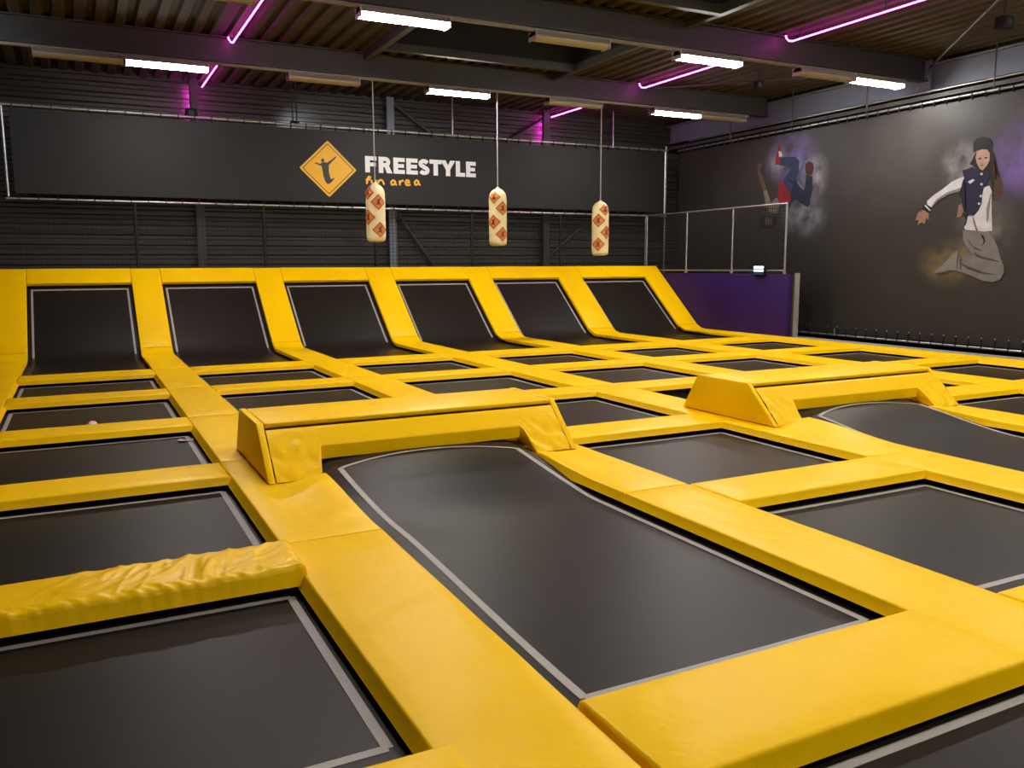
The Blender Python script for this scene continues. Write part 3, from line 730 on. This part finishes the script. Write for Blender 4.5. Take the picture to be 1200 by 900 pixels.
# ------------------------------------------------------------------ dancer banner on the side wall
def banner_material():
    m = bpy.data.materials.new('dancer_banner_print'); m.use_nodes = True; nt = m.node_tree; b = nt.nodes['Principled BSDF']
    b.inputs['Roughness'].default_value = .55
    geo = nt.nodes.new('ShaderNodeNewGeometry')
    n = nt.nodes.new('ShaderNodeTexNoise'); n.inputs['Scale'].default_value = 1.6; n.inputs['Detail'].default_value = 6; n.inputs['Roughness'].default_value = .6
    nt.links.new(geo.outputs['Position'], n.inputs['Vector'])
    base = nt.nodes.new('ShaderNodeMix'); base.data_type = 'RGBA'
    base.inputs['A'].default_value = (.011, .010, .009, 1); base.inputs['B'].default_value = (.024, .021, .0185, 1)
    nt.links.new(n.outputs['Fac'], base.inputs['Factor']); cur = base.outputs['Result']
    def blob(y, z, ry, rz, col, amt, ns=2.4, seed=0.):
        nonlocal cur
        s = nt.nodes.new('ShaderNodeVectorMath'); s.operation = 'SUBTRACT'; s.inputs[1].default_value = (0, y, z); nt.links.new(geo.outputs['Position'], s.inputs[0])
        d = nt.nodes.new('ShaderNodeVectorMath'); d.operation = 'MULTIPLY'; d.inputs[1].default_value = (0, 1/ry, 1/rz); nt.links.new(s.outputs[0], d.inputs[0])
        l = nt.nodes.new('ShaderNodeVectorMath'); l.operation = 'LENGTH'; nt.links.new(d.outputs[0], l.inputs[0])
        mr = nt.nodes.new('ShaderNodeMapRange'); mr.interpolation_type = 'SMOOTHSTEP'
        mr.inputs['From Min'].default_value = 1.0; mr.inputs['From Max'].default_value = .15; mr.inputs['To Min'].default_value = 0; mr.inputs['To Max'].default_value = amt
        nt.links.new(l.outputs['Value'], mr.inputs['Value'])
        nn = nt.nodes.new('ShaderNodeTexNoise'); nn.inputs['Scale'].default_value = ns; nn.inputs['Detail'].default_value = 5
        ad = nt.nodes.new('ShaderNodeVectorMath'); ad.operation = 'ADD'; ad.inputs[1].default_value = (seed, seed, 0); nt.links.new(geo.outputs['Position'], ad.inputs[0]); nt.links.new(ad.outputs[0], nn.inputs['Vector'])
        mr2 = nt.nodes.new('ShaderNodeMapRange'); mr2.inputs['From Min'].default_value = .3; mr2.inputs['From Max'].default_value = .65; nt.links.new(nn.outputs['Fac'], mr2.inputs['Value'])
        mu = nt.nodes.new('ShaderNodeMath'); mu.operation = 'MULTIPLY'; nt.links.new(mr.outputs[0], mu.inputs[0]); nt.links.new(mr2.outputs[0], mu.inputs[1])
        mx = nt.nodes.new('ShaderNodeMix'); mx.data_type = 'RGBA'; mx.inputs['B'].default_value = col
        nt.links.new(mu.outputs[0], mx.inputs['Factor']); nt.links.new(cur, mx.inputs['A']); cur = mx.outputs['Result']
    blob(9.3, 3.5, 1.3, 1.1, (.16, .09, .36, 1), .9, 1.6, 1.)          # purple mist beside the girl
    blob(10.75, 3.45, .55, .55, (.30, .29, .28, 1), .7, 3., 2.)
    blob(10.2, 2.2, .75, .9, (.22, .21, .17, 1), .5, 3., 3.)
    blob(10.8, 1.6, .9, .55, (.22, .16, .06, 1), .75, 3., 4.)
    blob(15.05, 4.05, .95, .8, (.13, .09, .34, 1), .95, 2.4, 5.)         # purple mist around the upside-down dancer
    blob(14.35, 3.55, .5, .7, (.34, .34, .40, 1), .8, 3.4, 6.)
    blob(15.55, 4.0, .45, .5, (.26, .26, .28, 1), .6, 3.4, 7.)
    blob(14.6, 2.7, .9, .6, (.20, .23, .27, 1), .75, 3., 8.)
    blob(12.3, 3.6, 2.2, 1.4, (.040, .036, .032, 1), .7, 1.2, 9.)
    nt.links.new(cur, b.inputs['Base Color'])
    bn = nt.nodes.new('ShaderNodeTexNoise'); bn.inputs['Scale'].default_value = 1.3; bn.inputs['Detail'].default_value = 3; nt.links.new(geo.outputs['Position'], bn.inputs['Vector'])
    bp = nt.nodes.new('ShaderNodeBump'); bp.inputs['Strength'].default_value = .25; bp.inputs['Distance'].default_value = .08
    nt.links.new(bn.outputs['Fac'], bp.inputs['Height']); nt.links.new(bp.outputs['Normal'], b.inputs['Normal'])
    return m
db = thing('dancer_banner', 'tall dark printed banner with two leaping dancers on the side wall', 'banner', (WX, 12, .18))
Yn = 5.0
rel(MB().box(WX-.006, WX+.006, Yn, 19.25, .07, 4.62).build('cloth', banner_material(), db), db)
PC = {k: mat('print_'+k.lower(), tuple(q*(.72 if k == 'WHITE' else .48) for q in c[:3])+(1,), .6, spec=.3, var=.35, vscale=5.) for k, c in dict(GREYW=(.35, .35, .36, 1), HAIR=(.022, .013, .010, 1), HAIRL=(.13, .055, .025, 1), SKIN=(.72, .47, .36, 1), DARK=(.014, .013, .018, 1), LIP=(.45, .12, .10, 1),
      WHITE=(.62, .62, .66, 1), NAVY=(.022, .018, .075, 1), SKIN2=(.42, .25, .17, 1), PANTS=(.30, .295, .28, 1), PANTSD=(.10, .098, .092, 1), SHOE=(.33, .325, .30, 1), DENIM=(.035, .060, .16, 1), DENIML=(.22, .32, .45, 1),
      DENIMD=(.018, .028, .075, 1), RED=(.36, .018, .022, 1), REDD=(.12, .022, .020, 1), SKIN3=(.16, .10, .075, 1), CREAM=(.30, .25, .20, 1)).items()}
GIRL=[
  ('brim', 'GREYW', [(10.509, 3.631), (10.457, 3.657), (10.488, 3.589), (10.564, 3.5), (10.604, 3.455), (10.581, 3.534)]) ,
  ('hair', 'HAIR', [(10.248, 3.684), (10.142, 3.652), (10.062, 3.509), (10.013, 3.313), (9.949, 3.147), (9.885, 2.983), (9.876, 2.871), (9.937, 2.779), (10.001, 2.729), (10.072, 2.757), (10.076, 2.902), (10.12, 3.067), (10.178, 3.233), (10.269, 3.274), (10.375, 3.278), (10.471, 3.375), (10.566, 3.434), (10.518, 3.511), (10.465, 3.619), (10.371, 3.679)]) ,
  ('hair_highlight', 'HAIRL', [(10.057, 3.221), (9.948, 3.131), (9.885, 2.983), (9.876, 2.871), (9.937, 2.779), (10.001, 2.736), (10.056, 2.772), (10.051, 2.932)]) ,
  ('face', 'SKIN', [(10.439, 3.649), (10.335, 3.675), (10.236, 3.657), (10.182, 3.587), (10.179, 3.458), (10.224, 3.366), (10.298, 3.293), (10.361, 3.332), (10.422, 3.436), (10.455, 3.537)]) ,
  ('eye', 'DARK', [(10.401, 3.521), (10.341, 3.527), (10.339, 3.501), (10.392, 3.497)]) ,
  ('eye', 'DARK', [(10.278, 3.524), (10.219, 3.527), (10.217, 3.504), (10.276, 3.498)]) ,
  ('mouth', 'LIP', [(10.356, 3.396), (10.278, 3.395), (10.304, 3.368)]) ,
  ('cap', 'DARK', [(10.514, 3.836), (10.44, 3.892), (10.317, 3.898), (10.192, 3.85), (10.145, 3.774), (10.135, 3.693), (10.16, 3.654), (10.248, 3.684), (10.353, 3.687), (10.44, 3.665), (10.502, 3.63), (10.517, 3.739)]) ,
  ('shirt', 'WHITE', [(10.246, 2.98), (10.143, 3.004), (10.09, 2.903), (10.063, 2.514), (10.024, 2.187), (10.183, 2.177), (10.564, 2.224), (10.588, 2.292), (10.539, 2.373), (10.565, 2.475), (10.402, 2.476), (10.319, 2.561), (10.265, 2.689), (10.264, 2.852)]) ,
  ('vest', 'NAVY', [(10.704, 3.333), (10.614, 3.347), (10.507, 3.379), (10.339, 3.274), (10.217, 3.285), (10.161, 3.231), (10.153, 3.134), (10.231, 3.011), (10.274, 2.885), (10.276, 2.689), (10.337, 2.562), (10.403, 2.483), (10.514, 2.522), (10.59, 2.56), (10.636, 2.679), (10.671, 2.798), (10.743, 2.87), (10.698, 3.017), (10.656, 3.179)]) ,
  ('sleeve', 'WHITE', [(10.658, 3.213), (10.65, 3.013), (10.748, 2.937), (10.971, 2.904), (11.175, 2.799), (11.304, 2.686), (11.408, 2.745), (11.413, 2.815), (11.262, 2.925), (11.094, 3.015), (10.912, 3.135), (10.767, 3.189)]) ,
  ('cuff', 'DARK', [(11.416, 2.756), (11.311, 2.68), (11.356, 2.585), (11.502, 2.664), (11.487, 2.733)]) ,
  ('cuff_stripe', 'WHITE', [(11.444, 2.747), (11.32, 2.635), (11.335, 2.615), (11.462, 2.72)]) ,
  ('hand', 'SKIN2', [(11.481, 2.645), (11.355, 2.568), (11.353, 2.429), (11.401, 2.49), (11.44, 2.363), (11.496, 2.411), (11.594, 2.352), (11.568, 2.449), (11.65, 2.453), (11.599, 2.599)]) ,
  ('hand', 'SKIN2', [(10.729, 2.685), (10.664, 2.714), (10.617, 2.578), (10.658, 2.48), (10.749, 2.457), (10.738, 2.568)]) ,
  ('waistband', 'DARK', [(10.62, 2.518), (10.552, 2.541), (10.523, 2.499), (10.547, 2.334), (10.594, 2.275), (10.56, 2.408)]) ,
  ('trousers', 'PANTS', [(10.601, 2.215), (10.183, 2.17), (10.078, 2.173), (9.961, 2.006), (9.881, 1.858), (9.843, 1.728), (9.762, 1.565), (9.738, 1.436), (9.803, 1.305), (9.936, 1.254), (10.113, 1.274), (10.333, 1.348), (10.503, 1.415), (10.673, 1.448), (10.663, 1.567), (10.654, 1.703), (10.472, 1.728), (10.346, 1.75), (10.503, 1.904), (10.587, 2.04)]) ,
  ('trouser_fold', 'PANTSD', [(10.358, 1.807), (10.183, 1.725), (9.881, 1.647), (9.827, 1.614), (10.18, 1.679), (10.29, 1.716)]) ,
  ('trouser_fold', 'PANTSD', [(10.648, 1.618), (10.42, 1.533), (10.125, 1.434), (9.843, 1.386), (10.122, 1.394), (10.435, 1.482)]) ,
  ('pocket', 'DARK', [(10.251, 2.136), (10.17, 2.094), (10.137, 1.995), (10.191, 1.914), (10.17, 2.012)]) ,
  ('shoe', 'SHOE', [(10.665, 1.839), (10.687, 1.635), (10.674, 1.465), (10.823, 1.43), (11.012, 1.387), (11.139, 1.4), (11.135, 1.463), (11.023, 1.533), (10.897, 1.654), (10.774, 1.79)]) ,
  ('chest_patch', 'WHITE', [(10.57, 3.112), (10.472, 3.153), (10.434, 3.127), (10.52, 3.068)]) ,
  ('button', 'WHITE', [(10.33, 3.251), (10.288, 3.247), (10.285, 3.208), (10.327, 3.211)]) ,
  ('button', 'WHITE', [(10.316, 3.064), (10.273, 3.06), (10.27, 3.021), (10.313, 3.025)]) ,
  ('button', 'WHITE', [(10.31, 2.848), (10.267, 2.845), (10.264, 2.806), (10.307, 2.809)]) ,
  ('button', 'WHITE', [(10.335, 2.713), (10.292, 2.71), (10.289, 2.67), (10.331, 2.673)]) ,
]
BOY=[
  ('trouser_leg', 'DENIM', [(15.461, 4.088), (15.355, 4.098), (14.935, 4.058), (14.803, 4.037), (14.727, 3.965), (14.735, 3.849), (14.8, 3.728), (14.891, 3.544), (15.013, 3.349), (15.161, 3.329), (15.257, 3.424), (15.295, 3.558), (15.181, 3.678), (15.039, 3.816), (15.282, 3.884), (15.468, 3.925)]) ,
  ('denim_highlight', 'DENIML', [(14.935, 4.052), (14.803, 4.037), (14.727, 3.965), (14.735, 3.849), (14.8, 3.728), (14.833, 3.795), (14.812, 3.942)]) ,
  ('trouser_leg', 'DENIMD', [(15.013, 3.349), (14.906, 3.545), (14.784, 3.449), (14.629, 3.265), (14.597, 3.454), (14.592, 3.623), (14.405, 3.564), (14.388, 3.268), (14.433, 3.081), (14.438, 2.933), (14.507, 2.884), (14.639, 2.946), (14.88, 3.091), (14.995, 3.034), (15.103, 2.822), (15.144, 3.022), (15.036, 3.232)]) ,
  ('denim_highlight', 'DENIML', [(14.89, 3.522), (14.784, 3.449), (14.635, 3.266), (14.688, 3.302), (14.811, 3.408)]) ,
  ('shoe', 'RED', [(15.508, 4.389), (15.432, 4.39), (15.409, 4.246), (15.441, 4.108), (15.407, 3.941), (15.576, 3.936), (15.569, 4.089), (15.53, 4.217)]) ,
  ('sock', 'WHITE', [(15.485, 4.244), (15.408, 4.235), (15.356, 4.12), (15.462, 4.11)]) ,
  ('shoe', 'REDD', [(14.62, 3.858), (14.524, 3.911), (14.395, 3.856), (14.373, 3.728), (14.408, 3.606), (14.506, 3.594), (14.593, 3.634), (14.629, 3.754)]) ,
  ('shirt', 'RED', [(15.372, 3.576), (15.292, 3.514), (15.161, 3.329), (15.034, 3.188), (15.041, 3.058), (15.144, 3.022), (15.233, 2.984), (15.402, 3.005), (15.458, 3.175), (15.452, 3.352)]) ,
  ('arm', 'SKIN3', [(16.168, 3.998), (16.105, 4.036), (16.022, 4.005), (16.065, 3.897), (16.067, 3.807), (15.964, 3.685), (15.878, 3.52), (15.829, 3.377), (15.933, 3.34), (16.055, 3.58), (16.15, 3.77), (16.163, 3.907)]) ,
  ('sleeve', 'CREAM', [(15.933, 3.344), (15.829, 3.377), (15.742, 3.218), (15.669, 3.034), (15.664, 2.955), (15.855, 2.955), (15.864, 3.114)]) ,
  ('collar', 'CREAM', [(15.639, 3.076), (15.519, 3.168), (15.44, 3.141), (15.402, 3.005), (15.437, 2.797), (15.689, 2.822), (15.757, 2.904), (15.681, 2.967)]) ,
  ('hair', 'DARK', [(16.055, 2.693), (15.877, 2.762), (15.495, 2.72), (15.435, 2.529), (15.575, 2.468), (15.764, 2.439), (15.993, 2.494)]) ,
  ('face', 'SKIN3', [(15.836, 2.719), (15.607, 2.698), (15.581, 2.567), (15.685, 2.509), (15.828, 2.56)]) ,
]
def printed(parts, off):
    for i, (n, mk, poly) in enumerate(parts):
        o = MB().prism(poly, WX-.0075-off-.0007*i-.0006, WX-.0072-off, 'x').build('printed_'+n, PC[mk], db); rel(o, db)
GIRL += [('sleeve_shade', 'SHOE', [(10.66, 3.03), (10.75, 2.945), (10.97, 2.912), (11.17, 2.805), (11.30, 2.70), (11.20, 2.83), (10.98, 2.95), (10.80, 2.99)]),
         ('shirt_fold', 'SHOE', [(10.42, 2.47), (10.36, 2.33), (10.30, 2.19), (10.33, 2.19), (10.40, 2.34)]), ('shirt_fold', 'SHOE', [(10.10, 2.85), (10.16, 2.6), (10.13, 2.35), (10.11, 2.6)]),
         ('trouser_fold', 'PANTSD', [(10.50, 2.05), (10.36, 1.90), (10.18, 1.83), (10.34, 1.87)]), ('trouser_fold', 'PANTSD', [(10.62, 1.70), (10.60, 1.48), (10.585, 1.48), (10.595, 1.70)]),
         ('shoe_sole', 'PANTSD', [(10.69, 1.47), (10.83, 1.435), (11.01, 1.392), (11.13, 1.405), (11.0, 1.43), (10.83, 1.47)]), ('hair_highlight', 'HAIRL', [(10.09, 3.45), (10.05, 3.28), (10.03, 3.1), (10.07, 3.25)]),
         ('vest_shade', 'DARK', [(10.66, 3.16), (10.69, 3.02), (10.73, 2.88), (10.66, 2.80), (10.62, 2.60), (10.58, 2.58), (10.60, 2.85), (10.62, 3.05)])]
BOY += [('denim_fold', 'DENIMD', [(15.38, 4.0), (15.1, 3.93), (14.9, 3.87), (15.1, 3.90)]), ('denim_fold', 'DENIMD', [(15.2, 3.62), (15.02, 3.52), (14.92, 3.42), (15.06, 3.48)]), ('shirt_fold', 'REDD', [(15.36, 3.45), (15.28, 3.25), (15.20, 3.08), (15.24, 3.26)])]
printed(GIRL, 0); printed(BOY, 0)
pipe('steel_pipe', [(WX, Yn, 4.70), (WX, 19.3, 4.70)], .026, 'long grey pipe along top of the dancer banner')
pipe('steel_pipe', [(WX, Yn, .02), (WX, 19.3, .02)], .026, 'long pale pipe along bottom of the dancer banner')
pipe('steel_pipe', [(15.1, Yn, 4.93), (15.1, 19.0, 4.93)], .022, 'thin grey conduit above the pipe over the dancer banner')
t2 = None; ey = None
for i in range(int((19.1-Yn)/.262)+1):
    y = Yn+.1+i*.262
    if t2 is None:
        t2 = MB().box(-.032, .012, -.007, .007, 0, .20).build('tie', M_CORD, db); t2.location = (WX, y, -.012); rel(t2, db)
        ey = MB().tube([(-.012, 0, 0), (-.004, 0, 0)], .014, 8).build('eyelet', M_GALV, db); ey.location = (WX, y, .205); rel(ey, db)
        t3 = MB().box(-.032, .012, -.007, .007, 0, .135).build('tie', M_CORD, db); t3.location = (WX, y, 4.598); rel(t3, db)
    else:
        rel(share(t2, (WX, y, -.012), db), db); rel(share(ey, (WX, y, .205), db), db); rel(share(t3, (WX, y, 4.598), db), db)
pipe('steel_pipe', [(WX-.02, 13.55, .0), (WX-.02, 13.55, .16)], .016, 'short pale upright peg on the pipe below dancer banner')

# ------------------------------------------------------------------ lamps on trunking below the beams
LZ = 5.145
PITCHX = 1.363
def lamp(x, y, lit, lab, grp):
    root = thing('tube_lamp', lab, 'lamp', (x+PITCHX/2, y, LZ-.05), grp)
    prof = [(-.132, .0), (.132, .0), (.05, .075), (-.05, .075)]
    x0, x1 = x+.01, x+PITCHX-.01
    o = MB().prism([(y+a, LZ-.125+b+.022) for a, b in prof], x0, x1, 'x').build('housing', M_CREAM, root); rel(o, root)
    n = 8; arc = [(.118*math.cos(math.pi*(1+i/n)), .066*math.sin(math.pi*(1+i/n))) for i in range(n+1)]
    o = MB().prism([(y+a, LZ-.104+b) for a, b in arc], x0+.02, x1-.02, 'x').build('diffuser', M_LIT if lit else M_CREAM, root); rel(o, root)
    for e in (x0, x1-.018): rel(MB().box(e, e+.018, y-.125, y+.125, LZ-.166, LZ-.03).build('end_cap', M_CREAM, root), root)
ROWS = {0: {'lit': (0, 4, 8), 'off': (-1, 2, 6, 9)}, 1: {'lit': (2, 6, 9), 'off': (0, 4, 8)}, 2: {'lit': (0, 4, 8), 'off': (2, 6)}, 3: {'lit': (2, 6, 9), 'off': (0, 4)}, 4: {'lit': (0, 4, 8), 'off': (2, 6)}}
LL = {(0, 0): 'lit tube lamp where pink strip passes behind, row closer to back wall', (0, 4): 'lit tube lamp between two hanging ropes, row closer to back wall', (0, 8): 'lit tube lamp closest to purple wall corner, row closer to back wall',
      (1, 2): 'lit tube lamp above the diamond sign, row at top of picture', (1, 6): 'lit tube lamp with pink strip passing behind, row at top of picture', (1, 9): 'lit tube lamp touching the dancer banner side, row at top of picture',
      (0, -1): 'unlit tube lamp at end of row away from dancers', (0, 2): 'unlit tube lamp near the diamond sign, row closer to back wall', (0, 6): 'unlit tube lamp beside the rope of third bag', (0, 9): 'unlit tube lamp at row end by the dancer banner',
      (1, 0): 'unlit tube lamp at far end of top row away from dancers', (1, 4): 'unlit tube lamp in middle of the row at top of picture', (1, 8): 'unlit tube lamp beside lit lamp by dancer banner, top row'}
for i, y in enumerate(BEAM_Y):
    o = MB().box(X0+1.2, 14.7, y-.03, y+.03, LZ-.028, 5.162).build('lamp_trunking', M_TRUNK)
    tag(o, ['cream lamp trunking under the beam closer to back wall', 'cream lamp trunking under the beam at top of picture'][i] if i < 2 else 'cream lamp trunking over the camera end of the hall', 'trunking', 'lamp trunking')
    for st in ('lit', 'off'):
        for s in ROWS[i][st]:
            lamp(.935+PITCHX*s, y, st == 'lit', LL.get((i, s), ('lit' if st == 'lit' else 'unlit') + ' tube lamp over the camera end of the hall'), 'lit tube lamps' if st == 'lit' else 'unlit tube lamps')

# ------------------------------------------------------------------ pink LED strips
SZ = 5.475
LEDL = {(0, 0): 'pink glowing light strip between the pink speaker and lamp rows', (0, 1): 'short pink glowing light strip above the hanging black loudspeaker'}
for k, x in enumerate((2.69, 11.46)):
    spans = [(16.40, 20.15), (12.00, 16.12), (7.6, 11.72), (3.2, 7.32)]
    for j, (ya, yb) in enumerate(spans):
        pts = [(x, ya, SZ)] + [(x, ya+(yb-ya)*t/6, SZ) for t in range(1, 6)] + [(x, yb-.12, SZ)]
        if j > 0: pts += [(x-.02, yb-.04, SZ+.02), (x-.05, yb-.015, SZ+.07), (x-.06, yb-.012, SZ+.11)]
        else: pts += [(x, yb, SZ)]
        o = thing('light_strip', 'x', 'light strip', (x, (ya+yb)/2, SZ))
        rel(MB().tube(pts, .0125, 8).build('glowing_tube', M_PINK, o, smooth=50), o)
        if j == 0:
            xc = (2.432, 11.208)[k]
            rel(MB().tube([(xc, 20.175, 5.45), (xc, 20.175, 5.1), (xc, 20.175, 4.74)], .013, 8).build('glowing_tube', M_PINKW, o, smooth=50), o)
        for yy in (ya+.1, ya+(yb-ya)*.5, yb-.3): rel(MB().box(x-.012, x+.012, yy-.012, yy+.012, SZ+.014, ROOF_Z-.0005).build('clip', M_GREYST, o), o)
        lab = ['short pink light strip next to back wall', 'pink light strip between the two lamp rows', 'pink light strip entering from top of picture', 'pink light strip over the camera'][j]
        lab += [' on the side of the loudspeaker', ' on the side of the dancer banner'][k]
        tag(o, lab, 'light strip', 'pink light strips')

# ------------------------------------------------------------------ hanging bags
def bag(x, y, z0, z1, ztop, patches, lab):
    root = thing('punching_bag', lab, 'punching bag', (x, y, z0), 'hanging punching bags')
    r = .188; prof = [(0, z0), (r*.72, z0+.004), (r*.93, z0+.03), (r, z0+.09)]
    n = 14
    for i in range(1, n): prof.append((r*(1+.012*math.sin(i*1.9+x)), z0+.09+(z1-z0-.30)*i/n))
    prof += [(r*.98, z1-.18), (r*.86, z1-.10), (r*.62, z1-.04), (r*.42, z1-.012), (.05, z1)]
    NS = 32; v = []; f = []
    for q, (rr, z) in enumerate(prof):
        for k in range(NS):
            a = 2*math.pi*k/NS
            puck = 1 + (.05*math.sin(a*9+x)*SS((z-z1+.2)/.15))
            v.append((x+rr*puck*math.cos(a), y+rr*puck*math.sin(a), z))
    for q in range(len(prof)-1):
        for k in range(NS): f.append((q*NS+k, q*NS+(k+1) % NS, (q+1)*NS+(k+1) % NS, (q+1)*NS+k))
    f.append(tuple(range((len(prof)-1)*NS, len(prof)*NS)))
    o = mesh_obj('bag_body', v, f, M_BAG, root, smooth=60); rel(o, root)
    rel(MB().tube([(x, y, z1-.02), (x, y, z1+.03)], [.05, .03], 10).build('bag_neck', M_BAG, root, smooth=50), root)
    rel(MB().tube([(x, y, z1+.02), (x, y, ztop)], .012, 8).build('rope', M_ROPE, root, smooth=50), root)
    face = math.atan2(-y, -x)
    for (da, zc, hs) in patches:
        def rad(z):
            for (ra, za), (rb, zb) in zip(prof[:-1], prof[1:]):
                if za <= z <= zb: return ra+(rb-ra)*(z-za)/max(1e-6, zb-za)
            return .05
        def P(u, w_, rr):
            z = min(zc+w_, z1-.03); ex = rr-r; a = face + da + u/r
            rr = rad(z)*(1.03 if z < z1-.2 else 1.06)+ex-.004
            return (x+rr*math.cos(a), y+rr*math.sin(a), z)
        def shape(poly, rr, n, m, par):
            bm = bmesh.new(); vs_ = [bm.verts.new((u, w_, 0)) for u, w_ in poly]; bm.faces.new(vs_)
            bmesh.ops.triangulate(bm, faces=bm.faces)
            bmesh.ops.subdivide_edges(bm, edges=bm.edges, cuts=4, use_grid_fill=True)
            for q in bm.verts: q.co = P(q.co.x, q.co.y, rr)
            me = bpy.data.meshes.new(n); bm.to_mesh(me); bm.free(); me.materials.append(m)
            oo = bpy.data.objects.new(n, me); COL.objects.link(oo); oo.parent = par; rel(oo, root) if par is root else None; return oo
        s = hs
        d = shape([(0, -s), (s, 0), (0, s), (-s, 0)], r+.008, 'printed_diamond', M_ORNG, root)
        e = .80
        fr_o = []
        for k in range(4):
            c0 = [(0, -s), (s, 0), (0, s), (-s, 0)]; a, b = c0[k], c0[(k+1) % 4]
            fr_o = [(a[0]*.92, a[1]*.92), (b[0]*.92, b[1]*.92), (b[0]*.84, b[1]*.84), (a[0]*.84, a[1]*.84)]
            oo = shape(fr_o, r+.0095, 'diamond_border', M_BROWN, d)
        shape([(-.035, .06), (-.005, .045), (.05, .085), (.02, .015), (.04, -.07), (.0, -.045), (-.06, -.06), (-.02, -.01)], r+.0095, 'diamond_figure', M_BROWN, d)
    return root
S_ = .155
bag(5.285, 16.25, 2.06, 3.17, 5.112, [(.30, 2.82, S_), (.42, 2.29, S_), (-.85, 3.00, S_*.9), (-.85, 2.53, S_)], 'cream punching bag hanging in front of the FREESTYLE lettering')
bag(7.95, 16.25, 2.00, 3.18, 5.112, [(-.42, 3.00, S_*.9), (.56, 2.77, S_), (-.50, 2.49, S_), (.55, 2.24, S_)], 'cream punching bag hanging in the middle of the three')
bag(10.50, 16.25, 1.80, 2.99, 5.112, [(-.22, 2.57, S_), (.80, 2.31, S_), (-.22, 2.05, S_), (.60, 2.81, S_*.9)], 'cream punching bag hanging closest to the purple wall')

# ------------------------------------------------------------------ hanging fixtures
def speaker(x, y, z, s, ztop, lab):
    root = thing('loudspeaker', lab, 'loudspeaker', (x, y, z), 'hanging black loudspeakers')
    o = MB().prism([(x-s, z-s*.75), (x+s, z-s*.75), (x+s*.8, z+s*.75), (x-s*.8, z+s*.75)], y-s*.7, y+s*.7, 'y').build('cabinet', M_BLACK, root); bevel_obj(o, s*.12, 2); rel(o, root)
    rel(MB().tube([(x, y-s*.71, z), (x, y-s*.76, z)], s*.45, 16).build('cone', M_STEELB, root, smooth=40), root)
    rel(MB().tube([(x, y, z+s*.7), (x, y, ztop)], .022, 8).build('rod', M_STEELB, root), root)
speaker(2.36, 19.55, 4.80, .13, ROOF_Z, 'black loudspeaker hanging on a rod in pink glow above sign banner')
speaker(13.0, 8.75, 5.27, .125, ROOF_Z, 'black loudspeaker hanging under roof above the jumping girl print')
speaker(12.85, 13.95, 5.28, .11, ROOF_Z, 'black loudspeaker hanging between the two roof beams by the dancer banner')
fl = thing('floodlight', 'small black floodlight on twin rods shining on wall above the diamond sign', 'floodlight', (4.53, 19.5, 4.72))
for dx in (-.045, .045): rel(MB().box(4.53+dx-.014, 4.53+dx+.014, 19.5, 19.528, 4.78, ROOF_Z).build('rod', M_STEELB, fl), fl)
o = MB().box(4.44, 4.62, 19.47, 19.57, 4.70, 4.79).build('housing', M_BLACK, fl); bevel_obj(o, .012, 2); rel(o, fl)
M_FL = mat('flood_glass', (.8, .85, .9, 1), .3, emit=(.72, .86, 1, 1), estr=4)
rel(MB().box(4.46, 4.60, 19.571, 19.576, 4.715, 4.775).build('glass', M_FL, fl), fl)
ld = bpy.data.lights.new('flood_beam', 'SPOT'); ld.energy = 26; ld.color = (.74, .87, 1.0); ld.spot_size = R(125); ld.spot_blend = .9; ld.shadow_soft_size = .06
lo = bpy.data.objects.new('flood_beam', ld); COL.objects.link(lo); lo.parent = fl
lo.location = (.08, .12, .03); lo.rotation_euler = (R(80), 0, R(-25))
f2 = thing('floodlight', 'small black floodlight hung from roof at the beam end away from the dancers', 'floodlight', (-1.9, 14.9, 5.2))
rel(MB().box(-1.99, -1.81, 14.85, 14.95, 5.16, 5.25).build('housing', M_BLACK, f2), f2)
rel(MB().box(-1.97, -1.83, 14.951, 14.956, 5.17, 5.24).build('glass', M_FL, f2), f2)
rel(MB().box(-1.915, -1.885, 14.885, 14.915, 5.25, ROOF_Z).build('rod', M_STEELB, f2), f2)
ld2 = ld.copy(); ld2.energy = 30; ld2.spot_size = R(95); lo2 = bpy.data.objects.new('flood_beam', ld2); COL.objects.link(lo2); lo2.parent = f2
lo2.location = (0, .08, 0); lo2.rotation_euler = (R(92), 0, R(-28))
for i, (x, y, zt) in enumerate(((8.28, BY, 5.3), (12.9, BY, 5.35))):
    pipe('drop_rod', [(x, y, 4.66), (x, y, ROOF_Z)], .016, ['grey drop rod holding top pipe right of the lettering', 'grey drop rod holding top pipe beyond the third bag', 'grey drop rod holding top pipe at plain banner end'][i].replace('right of', 'past'), M_GALV, 'rod', 'drop rods')
for i, y in enumerate((10.2, 13.0, 15.1, 17.2)):
    pipe('drop_rod', [(WX, y, 4.66), (WX, y, 5.55)], .014, ['grey drop rod holding pipe above the jumping girl', 'grey drop rod holding pipe between both dancers', 'grey drop rod holding pipe above upside-down dancer', 'grey drop rod holding dancer banner pipe near hall corner'][i], M_GREYST, 'rod', 'drop rods')
sd = thing('smoke_detector', 'small white round smoke detector on the roof sheet', 'detector', (10.95, 8.95, 5.58))
rel(MB().tube([(10.95, 8.95, 5.60), (10.95, 8.95, 5.565), (10.95, 8.95, 5.545)], [.06, .055, .03], 14).build('body', M_WHITE, sd, smooth=40), sd)
